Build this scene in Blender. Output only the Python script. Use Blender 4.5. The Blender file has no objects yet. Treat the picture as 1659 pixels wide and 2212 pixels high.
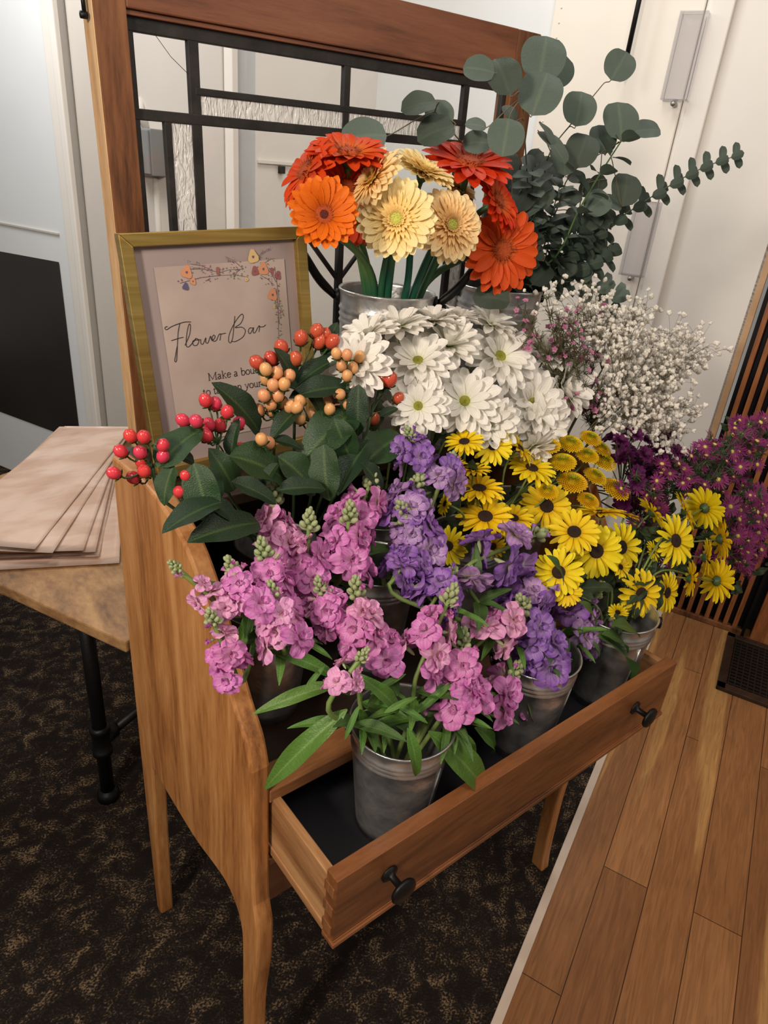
import bpy, math, random
from mathutils import Vector as V, Matrix as Mx
import numpy as np
PI=math.pi; C=bpy.context.scene.collection
rnd=random.Random(7)
# ---------------------------------------------------------------- camera
CAM=V((-0.2964,-0.5495,1.4849)); FPX=1484.43
yaw,pit,rol=0.7094,0.4674,0.0964
F=V((math.sin(yaw)*math.cos(pit),math.cos(yaw)*math.cos(pit),-math.sin(pit)))
R0=V((math.cos(yaw),-math.sin(yaw),0)); U0=R0.cross(F)
R=math.cos(rol)*R0+math.sin(rol)*U0; U=-math.sin(rol)*R0+math.cos(rol)*U0
cd=bpy.data.cameras.new('camera'); cam=bpy.data.objects.new('camera',cd); C.objects.link(cam)
cam.matrix_world=Mx(((R.x,U.x,-F.x,CAM.x),(R.y,U.y,-F.y,CAM.y),(R.z,U.z,-F.z,CAM.z),(0,0,0,1)))
cd.sensor_fit='HORIZONTAL'; cd.sensor_width=36; cd.lens=FPX/1659*36; cd.clip_start=.02
bpy.context.scene.camera=cam
def ray(u,v): return F+(u-829.5)/FPX*R-(v-1106)/FPX*U
def PY(u,v,Y): d=ray(u,v); return CAM+d*((Y-CAM.y)/d.y)
def PZ(u,v,Z): d=ray(u,v); return CAM+d*((Z-CAM.z)/d.z)
def axial(P): return (P-CAM).dot(F)
def dirn(r,up,t): return (R*r+U*up-F*t).normalized()
# ---------------------------------------------------------------- light
sc=bpy.context.scene
sc.view_settings.view_transform='Standard'; sc.view_settings.look='None'; sc.view_settings.gamma=1
sc.view_settings.use_curve_mapping=False; sc.view_settings.exposure=0.0
w=bpy.data.worlds.new('room'); sc.world=w; w.use_nodes=True
w.node_tree.nodes['Background'].inputs[0].default_value=(1,.93,.86,1); w.node_tree.nodes['Background'].inputs[1].default_value=.22
def area(name,loc,to,size,e,col):
    l=bpy.data.lights.new(name,'AREA'); l.energy=e; l.size=size; l.color=col
    o=bpy.data.objects.new(name,l); C.objects.link(o); o.location=loc
    o.rotation_euler=(V(to)-V(loc)).to_track_quat('-Z','Y').to_euler(); return o
area('side_lamp_light',(-1.25,-.42,1.88),(.3,.1,1.1),.22,27,(1,.87,.73))
area('ceiling_lamp_light',(-.2,-.9,2.6),(.4,.1,.9),.5,13,(1,.89,.78))
area('room_lamp_light',(1.5,-1.6,2.6),(1.0,-.2,.3),.8,11,(1,.86,.72))
area('door_wall_fill',(1.1,.85,2.7),(1.6,.9,1.2),.6,11,(1,.95,.88))  # unseen fill light that brightens the cream door and rear wall
area('left_wall_fill',(-.1,1.9,2.5),(1.3,1.9,1.2),.7,18,(1,.98,.96))  # unseen fill, set to brighten the left door and wall
# ---------------------------------------------------------------- materials
def lin(c): return tuple(((x/255)/12.92 if x/255<=.04045 else ((x/255+.055)/1.055)**2.4) for x in c)+(1,)
def mat(name,c,rough=.6,metal=0,grad=None,var=.12,vs=20,bump=0,bs=60,trans=0,stretch=(1,1,1),c2=None,vein=0,spec=.5,ior=1.45,alpha=1,transm=0,edge=.5):
    m=bpy.data.materials.new(name); m.use_nodes=True; nt=m.node_tree; N=nt.nodes; L=nt.links
    b=N['Principled BSDF']; b.inputs['Roughness'].default_value=rough; b.inputs['Metallic'].default_value=metal
    b.inputs['Specular IOR Level'].default_value=spec
    b.inputs['IOR'].default_value=ior
    if transm: b.inputs['Transmission Weight'].default_value=transm
    tc=N.new('ShaderNodeTexCoord'); mp=N.new('ShaderNodeMapping'); mp.inputs['Scale'].default_value=stretch
    L.new(tc.outputs['Object'],mp.inputs[0])
    nz=N.new('ShaderNodeTexNoise'); nz.inputs['Scale'].default_value=vs; nz.inputs['Detail'].default_value=6; L.new(mp.outputs[0],nz.inputs[0])
    if grad:
        sp=N.new('ShaderNodeSeparateXYZ'); L.new(tc.outputs['UV'],sp.inputs[0])
        r=N.new('ShaderNodeValToRGB'); L.new(sp.outputs[1],r.inputs[0])
        el=r.color_ramp.elements
        while len(el)<len(grad): el.new(.5)
        for e,(p,cc) in zip(el,grad): e.position=p; e.color=lin(cc)
        src=r.outputs[0]
        if vein:
            wv=N.new('ShaderNodeTexWave'); wv.inputs['Scale'].default_value=vein; wv.inputs['Distortion'].default_value=.6; L.new(tc.outputs['UV'],wv.inputs[0])
            mm=N.new('ShaderNodeMapRange'); mm.inputs[3].default_value=.95 if 'white' in name else .87; mm.inputs[4].default_value=1.04; L.new(wv.outputs[1],mm.inputs[0])
            mx=N.new('ShaderNodeMix'); mx.data_type='RGBA'; mx.blend_type='MULTIPLY'; mx.inputs[0].default_value=1
            L.new(src,mx.inputs[6]); L.new(mm.outputs[0],mx.inputs[7]); src=mx.outputs[2]
    else:
        r=N.new('ShaderNodeValToRGB'); L.new(nz.outputs[0],r.inputs[0])
        r.color_ramp.elements[0].position=.5-edge*.4; r.color_ramp.elements[1].position=.5+edge*.4
        r.color_ramp.elements[0].color=lin(c); r.color_ramp.elements[1].color=lin(c2 or c); src=r.outputs[0]
    h=N.new('ShaderNodeHueSaturation'); L.new(src,h.inputs['Color'])
    mr=N.new('ShaderNodeMapRange'); mr.inputs[3].default_value=1-var; mr.inputs[4].default_value=1+var; L.new(nz.outputs[0],mr.inputs[0]); L.new(mr.outputs[0],h.inputs['Value'])
    if grad or trans:
        oi=N.new('ShaderNodeObjectInfo'); m2=N.new('ShaderNodeMapRange'); m2.inputs[3].default_value=.491; m2.inputs[4].default_value=.509; L.new(oi.outputs['Random'],m2.inputs[0]); L.new(m2.outputs[0],h.inputs['Hue'])
    L.new(h.outputs[0],b.inputs['Base Color'])
    if bump:
        n2=N.new('ShaderNodeTexNoise'); n2.inputs['Scale'].default_value=bs; n2.inputs['Detail'].default_value=4; L.new(mp.outputs[0],n2.inputs[0])
        bp=N.new('ShaderNodeBump'); bp.inputs['Strength'].default_value=bump; bp.inputs['Distance'].default_value=.002; L.new(n2.outputs[0],bp.inputs['Height']); L.new(bp.outputs[0],b.inputs['Normal'])
    if trans:
        t=N.new('ShaderNodeBsdfTranslucent'); L.new(h.outputs[0],t.inputs[0]); ms=N.new('ShaderNodeMixShader'); ms.inputs[0].default_value=trans
        L.new(b.outputs[0],ms.inputs[1]); L.new(t.outputs[0],ms.inputs[2]); L.new(ms.outputs[0],N['Material Output'].inputs[0])
    return m
def wood(name,dark,mid,light,grain=(8,8,1.2),rough=.42,ws=1.0,stain=None):
    m=bpy.data.materials.new(name); m.use_nodes=True; nt=m.node_tree; N=nt.nodes; L=nt.links; b=N['Principled BSDF']
    tc=N.new('ShaderNodeTexCoord'); mp=N.new('ShaderNodeMapping'); mp.inputs['Scale'].default_value=grain; L.new(tc.outputs['Object'],mp.inputs[0])
    nz=N.new('ShaderNodeTexNoise'); nz.inputs['Scale'].default_value=1.6*ws; nz.inputs['Detail'].default_value=3; nz.inputs['Distortion'].default_value=1.2; L.new(mp.outputs[0],nz.inputs[0])
    n2=N.new('ShaderNodeTexNoise'); n2.inputs['Scale'].default_value=14*ws; n2.inputs['Detail'].default_value=8; n2.inputs['Roughness'].default_value=.7; L.new(mp.outputs[0],n2.inputs[0])
    mx=N.new('ShaderNodeMath'); mx.operation='MULTIPLY_ADD'; mx.inputs[1].default_value=.42; L.new(n2.outputs[0],mx.inputs[0])
    sc_=N.new('ShaderNodeMath'); sc_.operation='MULTIPLY'; sc_.inputs[1].default_value=.62; L.new(nz.outputs[0],sc_.inputs[0]); L.new(sc_.outputs[0],mx.inputs[2])
    r=N.new('ShaderNodeValToRGB'); L.new(mx.outputs[0],r.inputs[0]); e=r.color_ramp.elements; e.new(.5)
    for q,(p,c) in zip(e,((.36,dark),(.5,mid),(.66,light))): q.position=p; q.color=lin(c)
    L.new(r.outputs[0],b.inputs['Base Color']); b.inputs['Roughness'].default_value=rough
    bp=N.new('ShaderNodeBump'); bp.inputs['Strength'].default_value=.25; bp.inputs['Distance'].default_value=.001; L.new(n2.outputs[0],bp.inputs['Height']); L.new(bp.outputs[0],b.inputs['Normal'])
    return m
M={}
M['oakv']=wood('oiled_pine_vertical',(118,72,36),(168,112,62),(196,142,88),(9,9,1.0))
M['oakh']=wood('oiled_pine_horizontal',(96,58,32),(136,88,52),(162,112,70),(1.0,9,9))
M['oaky']=wood('oiled_pine_depth',(104,68,38),(150,106,68),(180,136,92),(9,1.0,9))
M['sash']=wood('reddish_sash_wood',(66,38,20),(118,74,44),(144,98,60),(9,9,.9))
M['sashh']=wood('reddish_sash_rail',(74,42,26),(114,68,44),(134,84,56),(.8,9,9))
M['paleside']=wood('pale_sash_edge',(150,112,74),(190,150,106),(212,176,132),(9,9,1.5))
M['slat']=wood('orange_slat_wood',(110,62,30),(152,92,50),(172,110,62),(9,9,.8))
M['tabletop']=wood('rustic_table_wood',(84,62,42),(138,102,66),(176,138,92),(5,2.2,5),.5)
M['oakf']=wood('darker_drawer_front_wood',(82,48,26),(118,72,40),(144,92,54),(1.0,7,7),.36)  # reddish brown darkened for shade on the front-facing drawer and apron
M['dwood']=wood('dark_brown_wood',(30,20,14),(44,31,22),(60,42,30),(1.0,9,9))  # near-black brown for desktop, back panel, shelf and grille frame
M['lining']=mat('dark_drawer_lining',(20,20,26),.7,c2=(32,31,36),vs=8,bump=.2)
M['iron']=mat('black_iron',(18,17,18),.45,metal=.4,bump=.3,bs=90)
M['lead']=mat('dark_lead_came',(34,32,32),.55,metal=.3,bump=.6,bs=50,c2=(52,49,47))
M['gold']=mat('brushed_gold',(176,146,78),.34,metal=.85,c2=(196,168,98),vs=6,stretch=(1,1,30))
M['wallw']=mat('white_wall_paint',(226,221,214),.55,c2=(230,226,219),var=.02,vs=3,bump=.08,bs=40)
M['wallb']=mat('cool_white_wall_paint',(222,226,228),.55,c2=(226,230,232),var=.02,vs=3)
M['wallg']=mat('grey_paint_and_shade',(196,190,182),.6,c2=(200,194,186),var=.03,vs=3)
M['creamw']=mat('cream_door_paint',(228,222,212),.35,c2=(232,226,216),var=.02,vs=3,bump=.08,bs=20)
M['darkpanel']=mat('dark_door_glass',(40,36,36),.3,c2=(48,44,43),vs=2)
M['trimstrip']=mat('pale_edge_strip',(196,178,162),.45,c2=(208,192,178),vs=10)
def glassmat(name,rough=0,bump=0,tint=(1,1,1)):
    m=bpy.data.materials.new(name); m.use_nodes=True; nt=m.node_tree; N=nt.nodes; L=nt.links; N.remove(N['Principled BSDF'])
    g=N.new('ShaderNodeBsdfGlossy'); g.inputs['Roughness'].default_value=max(.02,rough); t=N.new('ShaderNodeBsdfTransparent'); t.inputs[0].default_value=(*tint,1)
    if name=='clear_plastic':
        dd=N.new('ShaderNodeBsdfDiffuse'); dd.inputs[0].default_value=(.8,.78,.8,1); mt=N.new('ShaderNodeMixShader'); mt.inputs[0].default_value=.05; L.new(t.outputs[0],mt.inputs[1]); L.new(dd.outputs[0],mt.inputs[2]); tt=mt
    else: tt=t
    fr=N.new('ShaderNodeLayerWeight'); pw=N.new('ShaderNodeMath'); pw.operation='POWER'; pw.inputs[1].default_value=5; L.new(fr.outputs['Facing'],pw.inputs[0]); ad=N.new('ShaderNodeMath'); ad.operation='MULTIPLY_ADD'; ad.inputs[1].default_value=.9; ad.inputs[2].default_value=.04; L.new(pw.outputs[0],ad.inputs[0]); ms=N.new('ShaderNodeMixShader'); L.new(ad.outputs[0],ms.inputs[0]); L.new(tt.outputs[0],ms.inputs[1]); L.new(g.outputs[0],ms.inputs[2])
    if bump:
        gl=N.new('ShaderNodeBsdfRefraction'); gl.inputs['IOR'].default_value=1.35; gl.inputs['Roughness'].default_value=.06
        df=N.new('ShaderNodeBsdfDiffuse'); df.inputs[0].default_value=(.92,.91,.88,1)
        tc=N.new('ShaderNodeTexCoord'); vo=N.new('ShaderNodeTexNoise'); vo.inputs['Scale'].default_value=110; vo.inputs['Distortion'].default_value=1.5; mq=N.new('ShaderNodeMapping'); mq.inputs['Scale'].default_value=(1.2,1,.35); L.new(tc.outputs['Object'],mq.inputs[0]); L.new(mq.outputs[0],vo.inputs[0])
        bp=N.new('ShaderNodeBump'); bp.inputs['Strength'].default_value=1; bp.inputs['Distance'].default_value=bump; L.new(vo.outputs[0],bp.inputs['Height'])
        for x in (gl,df,g,fr): L.new(bp.outputs[0],x.inputs['Normal'])
        m3=N.new('ShaderNodeMixShader'); m3.inputs[0].default_value=.55; L.new(gl.outputs[0],m3.inputs[1]); L.new(df.outputs[0],m3.inputs[2]); L.new(m3.outputs[0],ms.inputs[1])
    L.new(ms.outputs[0],N['Material Output'].inputs[0]); return m
M['glass']=glassmat('clear_glass'); M['texglass']=glassmat('hammered_glass',.1,.006); M['acrylic']=glassmat('clear_plastic',.08,0,(.995,.992,.998))
M['metal']=mat('galvanised_steel',(160,163,168),.32,metal=.86,c2=(214,213,210),vs=34,bump=.45,bs=70,var=.1)
M['ear']=M['iron']
M['greybox']=mat('grey_enamel',(122,124,124),.45,c2=(128,130,130),vs=3)
M['carpet']=None
# plants
G=lambda *a:list(a)
M['stem']=mat('green_stem',(110,132,70),.5,c2=(126,146,80),trans=.05,vs=8)
M['stemd']=mat('dark_green_stem',(52,76,46),.5,c2=(66,90,52),vs=8)
M['stemg']=mat('painted_green_gerbera_stem',(24,84,62),.45,c2=(84,110,50),vs=5,var=.1,edge=.35)
M['stemw']=mat('brown_twig',(84,84,60),.6,c2=(110,100,72),vs=12)
def leafmat(n,c,c2,r=.38,tr=.18): return mat(n,None,r,grad=[(0,c2),(.12,c),(1,c)],var=.16,vs=30,bump=.5,bs=55,trans=tr)
M['leafd']=leafmat('dark_hypericum_leaf',(34,54,34),(62,84,46),.34,.12)
M['leafd2']=leafmat('green_hypericum_leaf',(40,66,36),(72,96,52),.34,.15)
M['leafc']=leafmat('deep_green_chrysanthemum_leaf',(44,60,32),(66,84,44),.5,.12)
M['leafb']=leafmat('bright_stock_leaf',(84,122,50),(110,142,70),.4)
M['leafm']=leafmat('mid_green_leaf',(70,100,48),(90,116,58),.45)
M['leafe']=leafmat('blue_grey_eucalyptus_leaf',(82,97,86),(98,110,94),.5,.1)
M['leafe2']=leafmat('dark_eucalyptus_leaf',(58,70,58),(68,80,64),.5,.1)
M['needle']=mat('wax_needle_green',(66,72,44),.6,c2=(88,84,54),vs=12)
def pet(n,gr,vein=0,var=.07,tr=.25,r=.5): return mat(n,None,r,grad=gr,var=var,vs=40,trans=tr,vein=vein,bump=.25,bs=90,spec=.3)
M['orange']=pet('orange_gerbera_petal',[(0,(186,66,12)),(.5,(226,96,18)),(1,(232,106,26))],2.4)
M['red']=pet('red_gerbera_petal',[(0,(214,84,20)),(.4,(216,62,20)),(1,(214,64,26))],2.4)
M['redtip']=pet('red_gerbera_petal_back',[(0,(222,130,44)),(.6,(218,84,28)),(1,(214,66,26))],2.4)
M['cream']=pet('cream_gerbera_petal',[(0,(232,190,104)),(.5,(248,218,150)),(1,(252,230,176))],2)
M['creami']=pet('peach_inner_gerbera_petal',[(0,(226,190,90)),(.6,(246,206,130)),(1,(250,220,160))],0)
M['greenc']=mat('green_flower_heart',(176,178,66),.6,c2=(206,200,100),vs=60,bump=.6,bs=120)
M['darkc']=mat('dark_gerbera_heart',(56,20,14),.7,c2=(120,36,16),vs=70,bump=1,bs=150)
M['orangec']=mat('orange_gerbera_ring',(160,52,16),.7,c2=(206,96,34),vs=90,bump=1,bs=150)
M['white']=pet('white_daisy_petal',[(0,(226,228,190)),(.25,(238,236,226)),(1,(244,240,234))],1.6,tr=.3)
M['greend']=mat('olive_green_disc',(134,136,40),.6,c2=(164,160,62),vs=120,bump=1,bs=160)
M['yellow']=pet('yellow_daisy_petal',[(0,(206,160,8)),(.25,(240,206,14)),(1,(250,226,44))],2.2)
M['browndisc']=mat('dark_brown_disc',(34,22,14),.8,c2=(62,38,18),vs=160,bump=1,bs=180)
M['button']=pet('golden_button_petal',[(0,(150,104,4)),(.5,(226,180,10)),(1,(246,212,30))],0)
M['buttong']=pet('green_gold_button_heart',[(0,(110,116,10)),(1,(184,180,36))],0)
M['pink']=pet('pink_stock_petal',[(0,(206,196,150)),(.22,(230,172,212)),(.65,(222,142,202)),(1,(206,112,184))],1.5,.12,.3)
M['palepink']=pet('pale_pink_stock_petal',[(0,(220,206,160)),(.3,(238,188,216)),(1,(228,152,204))],1.5,.1,.3)
M['purple']=pet('purple_stock_petal',[(0,(200,196,166)),(.25,(184,150,200)),(.7,(164,118,194)),(1,(136,86,178))],1.5,.14,.3)
M['lilac']=pet('lilac_stock_petal',[(0,(218,208,176)),(.3,(206,176,208)),(.8,(186,144,200)),(1,(162,116,188))],1.5,.12,.3)
M['bud']=mat('pale_green_bud',(138,150,104),.5,c2=(176,184,138),vs=80,bump=.4,trans=.1)
M['coral']=mat('coral_red_berry',(196,44,62),.22,c2=(216,70,84),vs=40,trans=.04)
M['redb']=mat('red_berry',(170,34,34),.22,c2=(206,110,70),vs=45,trans=.04)
M['peachb']=mat('peach_berry',(214,146,96),.3,c2=(222,166,112),vs=50,trans=.05)
M['gyp']=mat('white_gyp_blossom',(236,230,218),.6,c2=(244,240,232),trans=.2)
M['wax']=mat('pink_wax_blossom',(178,100,142),.5,c2=(196,130,160),trans=.2)
M['asterp']=pet('magenta_aster_petal',[(0,(150,84,120)),(.4,(138,44,104)),(1,(152,64,122))],0)
M['asterc']=mat('yellow_aster_disc',(196,180,80),.6,c2=(214,200,110),vs=90)
M['statice']=pet('dark_plum_petal',[(0,(70,20,60)),(1,(96,24,84))],0)
M['paper']=mat('blush_kraft_paper',(192,160,140),.24,c2=(208,182,166),vs=7,bump=1,bs=14,var=.05,stretch=(1,2.2,1),edge=.25)
M['paperedge']=mat('kraft_paper_edge',(178,140,104),.5,c2=(196,160,122),vs=9)
M['mat']=mat('mauve_grey_mount',(146,130,128),.5,c2=(154,138,134),vs=6,var=.02)
M['print']=mat('watercolour_print',(160,142,134),.5,c2=(180,163,154),vs=9,var=.03)
M['ink']=mat('black_ink',(38,32,34),.6)
M['inkp']=mat('plum_ink',(106,78,96),.6); M['inkg']=mat('sage_ink',(112,118,92),.6); M['inko']=mat('peach_ink',(196,136,100),.6)
M['inky']=mat('yellow_ink',(198,168,116),.6); M['inkr']=mat('rose_ink',(140,84,82),.6); M['inkb']=mat('blue_ink',(84,82,112),.6)
M['rivet']=mat('steel_rivet',(170,168,164),.35,metal=.8)
# ---------------------------------------------------------------- mesh helpers
class MB:
    def __init__(s): s.v=[];s.f=[];s.m=[];s.uv=[]
    def add(s,vs,fs,mi=0,uvs=None):
        o=len(s.v); s.v+=[tuple(x) for x in vs]; s.uv+=uvs or [(0,0)]*len(vs)
        for f in fs: s.f.append(tuple(i+o for i in f)); s.m.append(mi)
    def box(s,a,b,mi=0,T=None):
        vs=[V((x,y,z)) for z in (a[2],b[2]) for y in (a[1],b[1]) for x in (a[0],b[0])]
        if T: vs=[T@x for x in vs]
        s.add(vs,[(0,2,3,1),(4,5,7,6),(0,1,5,4),(2,6,7,3),(0,4,6,2),(1,3,7,5)],mi)
    def grid(s,P,mi=0,uv=None,close=False):
        n=len(P); k=len(P[0]); vs=[p for r in P for p in r]
        fs=[(i*k+j,i*k+(j+1)%k,(i+1)*k+(j+1)%k,(i+1)*k+j) for i in range(n-1) for j in range(k if close else k-1)]
        s.add(vs,fs,mi,uv)
    def tube(s,pts,r,n=8,mi=0,cap=True):
        pts=[V(p) for p in pts]; k=len(pts); rs=r if isinstance(r,(list,tuple)) else [r]*k
        up=V((.13,.31,.94)); rows=[]
        for i,p in enumerate(pts):
            d=(pts[min(i+1,k-1)]-pts[max(i-1,0)]).normalized()
            x=d.cross(up); x=x.normalized() if x.length>1e-3 else d.orthogonal().normalized()
            y=d.cross(x); up=x.cross(d)
            rows.append([p+(x*math.cos(a)+y*math.sin(a))*rs[i] for a in [2*PI*j/n for j in range(n)]])
        o=len(s.v); s.grid(rows,mi,[(j/n,i/max(1,k-1)) for i in range(k) for j in range(n)],True)
        if cap: s.f.append(tuple(range(o+n-1,o-1,-1))); s.m.append(mi); s.f.append(tuple(range(o+(k-1)*n,o+k*n))); s.m.append(mi)
    def lathe(s,prof,n=32,T=None,mi=0,wave=None):
        T=T or Mx.Identity(4); rows=[]
        for (r,z) in prof: rows.append([T@V((r*math.cos(2*PI*j/n),r*math.sin(2*PI*j/n),z)) for j in range(n)])
        s.grid(rows,mi,[(j/n,i/max(1,len(prof)-1)) for i in range(len(prof)) for j in range(n)],True)
    def prism(s,poly,ax,a,b,mi=0):
        # poly: 2D points in the plane perpendicular to axis ax
        def p(q,t):
            return {'x':(t,q[0],q[1]),'y':(q[0],t,q[1]),'z':(q[0],q[1],t)}[ax]
        n=len(poly); vs=[p(q,a) for q in poly]+[p(q,b) for q in poly]
        fs=[tuple(range(n)),tuple(range(2*n-1,n-1,-1))]+[(i,i+n,(i+1)%n+n,(i+1)%n) for i in range(n)]
        s.add(vs,fs,mi)
    def mesh(s,name,mats,smooth=True,off=V((0,0,0))):
        me=bpy.data.meshes.new(name); me.from_pydata([(x[0]-off[0],x[1]-off[1],x[2]-off[2]) for x in s.v],[],s.f)
        for m in mats: me.materials.append(m)
        me.polygons.foreach_set('material_index',s.m); me.polygons.foreach_set('use_smooth',[smooth]*len(s.f))
        l=me.uv_layers.new(name='UVMap'); li=[lp.vertex_index for lp in me.loops]
        l.data.foreach_set('uv',[c for i in li for c in s.uv[i]]); me.update(); return me
    def build(s,name,mats,parent=None,smooth=False,bevel=0,label=None,kind=None,fix=False):
        if not isinstance(mats,(list,tuple)): mats=[mats]
        off=wl(parent) if parent else V((0,0,0))
        if fix:
            import bmesh
        o=bpy.data.objects.new(name,s.mesh(name,mats,smooth,off)); C.objects.link(o); o.parent=parent
        if bevel:
            md=o.modifiers.new('Bevel','BEVEL'); md.width=bevel; md.segments=2; md.limit_method='ANGLE'; md.angle_limit=.7
        if label: o['label']=label
        if kind: o['kind']=kind
        return o
def wl(o):
    v=V((0,0,0))
    while o: v=v+o.location; o=o.parent
    return v
def thing(name,loc,label,cat,group=None):
    o=bpy.data.objects.new(name,None); C.objects.link(o); o.location=loc; o.empty_display_size=.02
    o['label']=label; o['category']=cat
    if group: o['group']=group
    return o
def tag(o,label,cat,group=None):
    o['label']=label; o['category']=cat
    if group: o['group']=group
    return o
def put(name,me,parent,loc,rot,s):
    o=bpy.data.objects.new(name,me); C.objects.link(o); o.parent=parent
    o.matrix_local=Mx.Translation(V(loc)-wl(parent))@rot.to_4x4()@Mx.Diagonal((s,s,s,1)); return o
def zrot(n,spin=0): return n.to_track_quat('Z','Y').to_matrix()@Mx.Rotation(spin,3,'Z')
def bez(p0,p1,p2,p3,n):
    return [(1-t)**3*p0+3*(1-t)**2*t*p1+3*(1-t)*t*t*p2+t**3*p3 for t in [i/n for i in range(n+1)]]
def petal(mb,a,r0,L,W,e0,e1,cup=.12,nl=5,nw=4,tip=5,b=.4,z0=0,mi=0,ruf=0,twist=0,rg=rnd,notch=0):
    """petal leaving the axis at azimuth a, radius r0; elevation angle runs from e0 to e1"""
    P=[];uv=[]; y=r0;z=z0; ph=rg.random()*6
    ca,sa=math.cos(a),math.sin(a)
    tp=0
    for i in range(nl+1):
        t=1-(1-i/nl)**1.45; e=e0+(e1-e0)*t
        if i: y+=L*(t-tp)*math.cos(e); z+=L*(t-tp)*math.sin(e)
        tp=t
        q=min(1,t/.55); w=W*(b+(1-b)*q*q*(3-2*q))*math.sqrt(max(0.02,1-t**tip))
        row=[]
        for j in range(nw+1):
            s=-1+2*j/nw
            xx=s*w/2; h=cup*w*s*s+ruf*w*math.sin(s*5+ph+t*4)*t+twist*s*w*t
            yy=y-h*math.sin(e)-(notch*W*(1-abs(math.sin(s*PI)))*(i==nl))
            zz=z+h*math.cos(e)
            row.append(V((yy*ca-xx*sa,yy*sa+xx*ca,zz))); uv.append((j/nw,t))
        P.append(row)
    mb.grid(P,mi,uv)
def ball(mb,c,r,n=8,k=5,sz=1,mi=0,T=None):
    prof=[(max(1e-4,r*math.sin(PI*i/k)),-r*sz*math.cos(PI*i/k)) for i in range(k+1)]
    Tm=Mx.Translation(c)
    if T: Tm=Tm@T
    mb.lathe(prof,n,Tm,mi)
# ---------------------------------------------------------------- room
un=V((.93,.3676,0)).normalized(); nn=V((-un.y,un.x,0))
def W3(u,n,z): return un*u+nn*n+V((0,0,z))
def upoly(mb,pts,mi=0): mb.add([W3(*p) for p in pts],[tuple(range(len(pts)))],mi)
def ubox(mb,a,b,mi=0):
    vs=[W3(x,y,z) for z in (a[2],b[2]) for y in (a[1],b[1]) for x in (a[0],b[0])]
    mb.add(vs,[(0,2,3,1),(4,5,7,6),(0,1,5,4),(2,6,7,3),(0,4,6,2),(1,3,7,5)],mi)
def struct(mb,name,mats,bevel=0,parent=None):
    o=mb.build(name,mats,parent,bevel=bevel); o['kind']='structure'; return o
NT=-.325   # the line where the carpet meets the boards
def carpetmat():
    m=bpy.data.materials.new('dark_flecked_carpet'); m.use_nodes=True; nt=m.node_tree; N=nt.nodes; L=nt.links; b=N['Principled BSDF']; b.inputs['Roughness'].default_value=.95; b.inputs['Specular IOR Level'].default_value=.1
    tc=N.new('ShaderNodeTexCoord'); mp=N.new('ShaderNodeMapping'); mp.inputs['Rotation'].default_value=(0,0,.9); mp.inputs['Scale'].default_value=(1,1.25,1); L.new(tc.outputs['Object'],mp.inputs[0])
    a=N.new('ShaderNodeTexNoise'); a.inputs['Scale'].default_value=24; a.inputs['Detail'].default_value=4; a.inputs['Distortion'].default_value=.8; L.new(mp.outputs[0],a.inputs[0])
    c=N.new('ShaderNodeTexNoise'); c.inputs['Scale'].default_value=210; c.inputs['Detail'].default_value=2; L.new(mp.outputs[0],c.inputs[0])
    mu=N.new('ShaderNodeMath'); mu.operation='MULTIPLY'; L.new(a.outputs[0],mu.inputs[0]); L.new(c.outputs[0],mu.inputs[1])
    r=N.new('ShaderNodeValToRGB'); e=r.color_ramp.elements; e.new(.5); L.new(mu.outputs[0],r.inputs[0])
    for q,(p,cc) in zip(e,((.2,(30,25,23)),(.29,(44,36,31)),(.42,(120,100,76)))): q.position=p; q.color=lin(cc)
    L.new(r.outputs[0],b.inputs[0]); bp=N.new('ShaderNodeBump'); bp.inputs['Strength'].default_value=.9; bp.inputs['Distance'].default_value=.004; L.new(c.outputs[0],bp.inputs['Height']); L.new(bp.outputs[0],b.inputs['Normal'])
    return m
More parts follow.
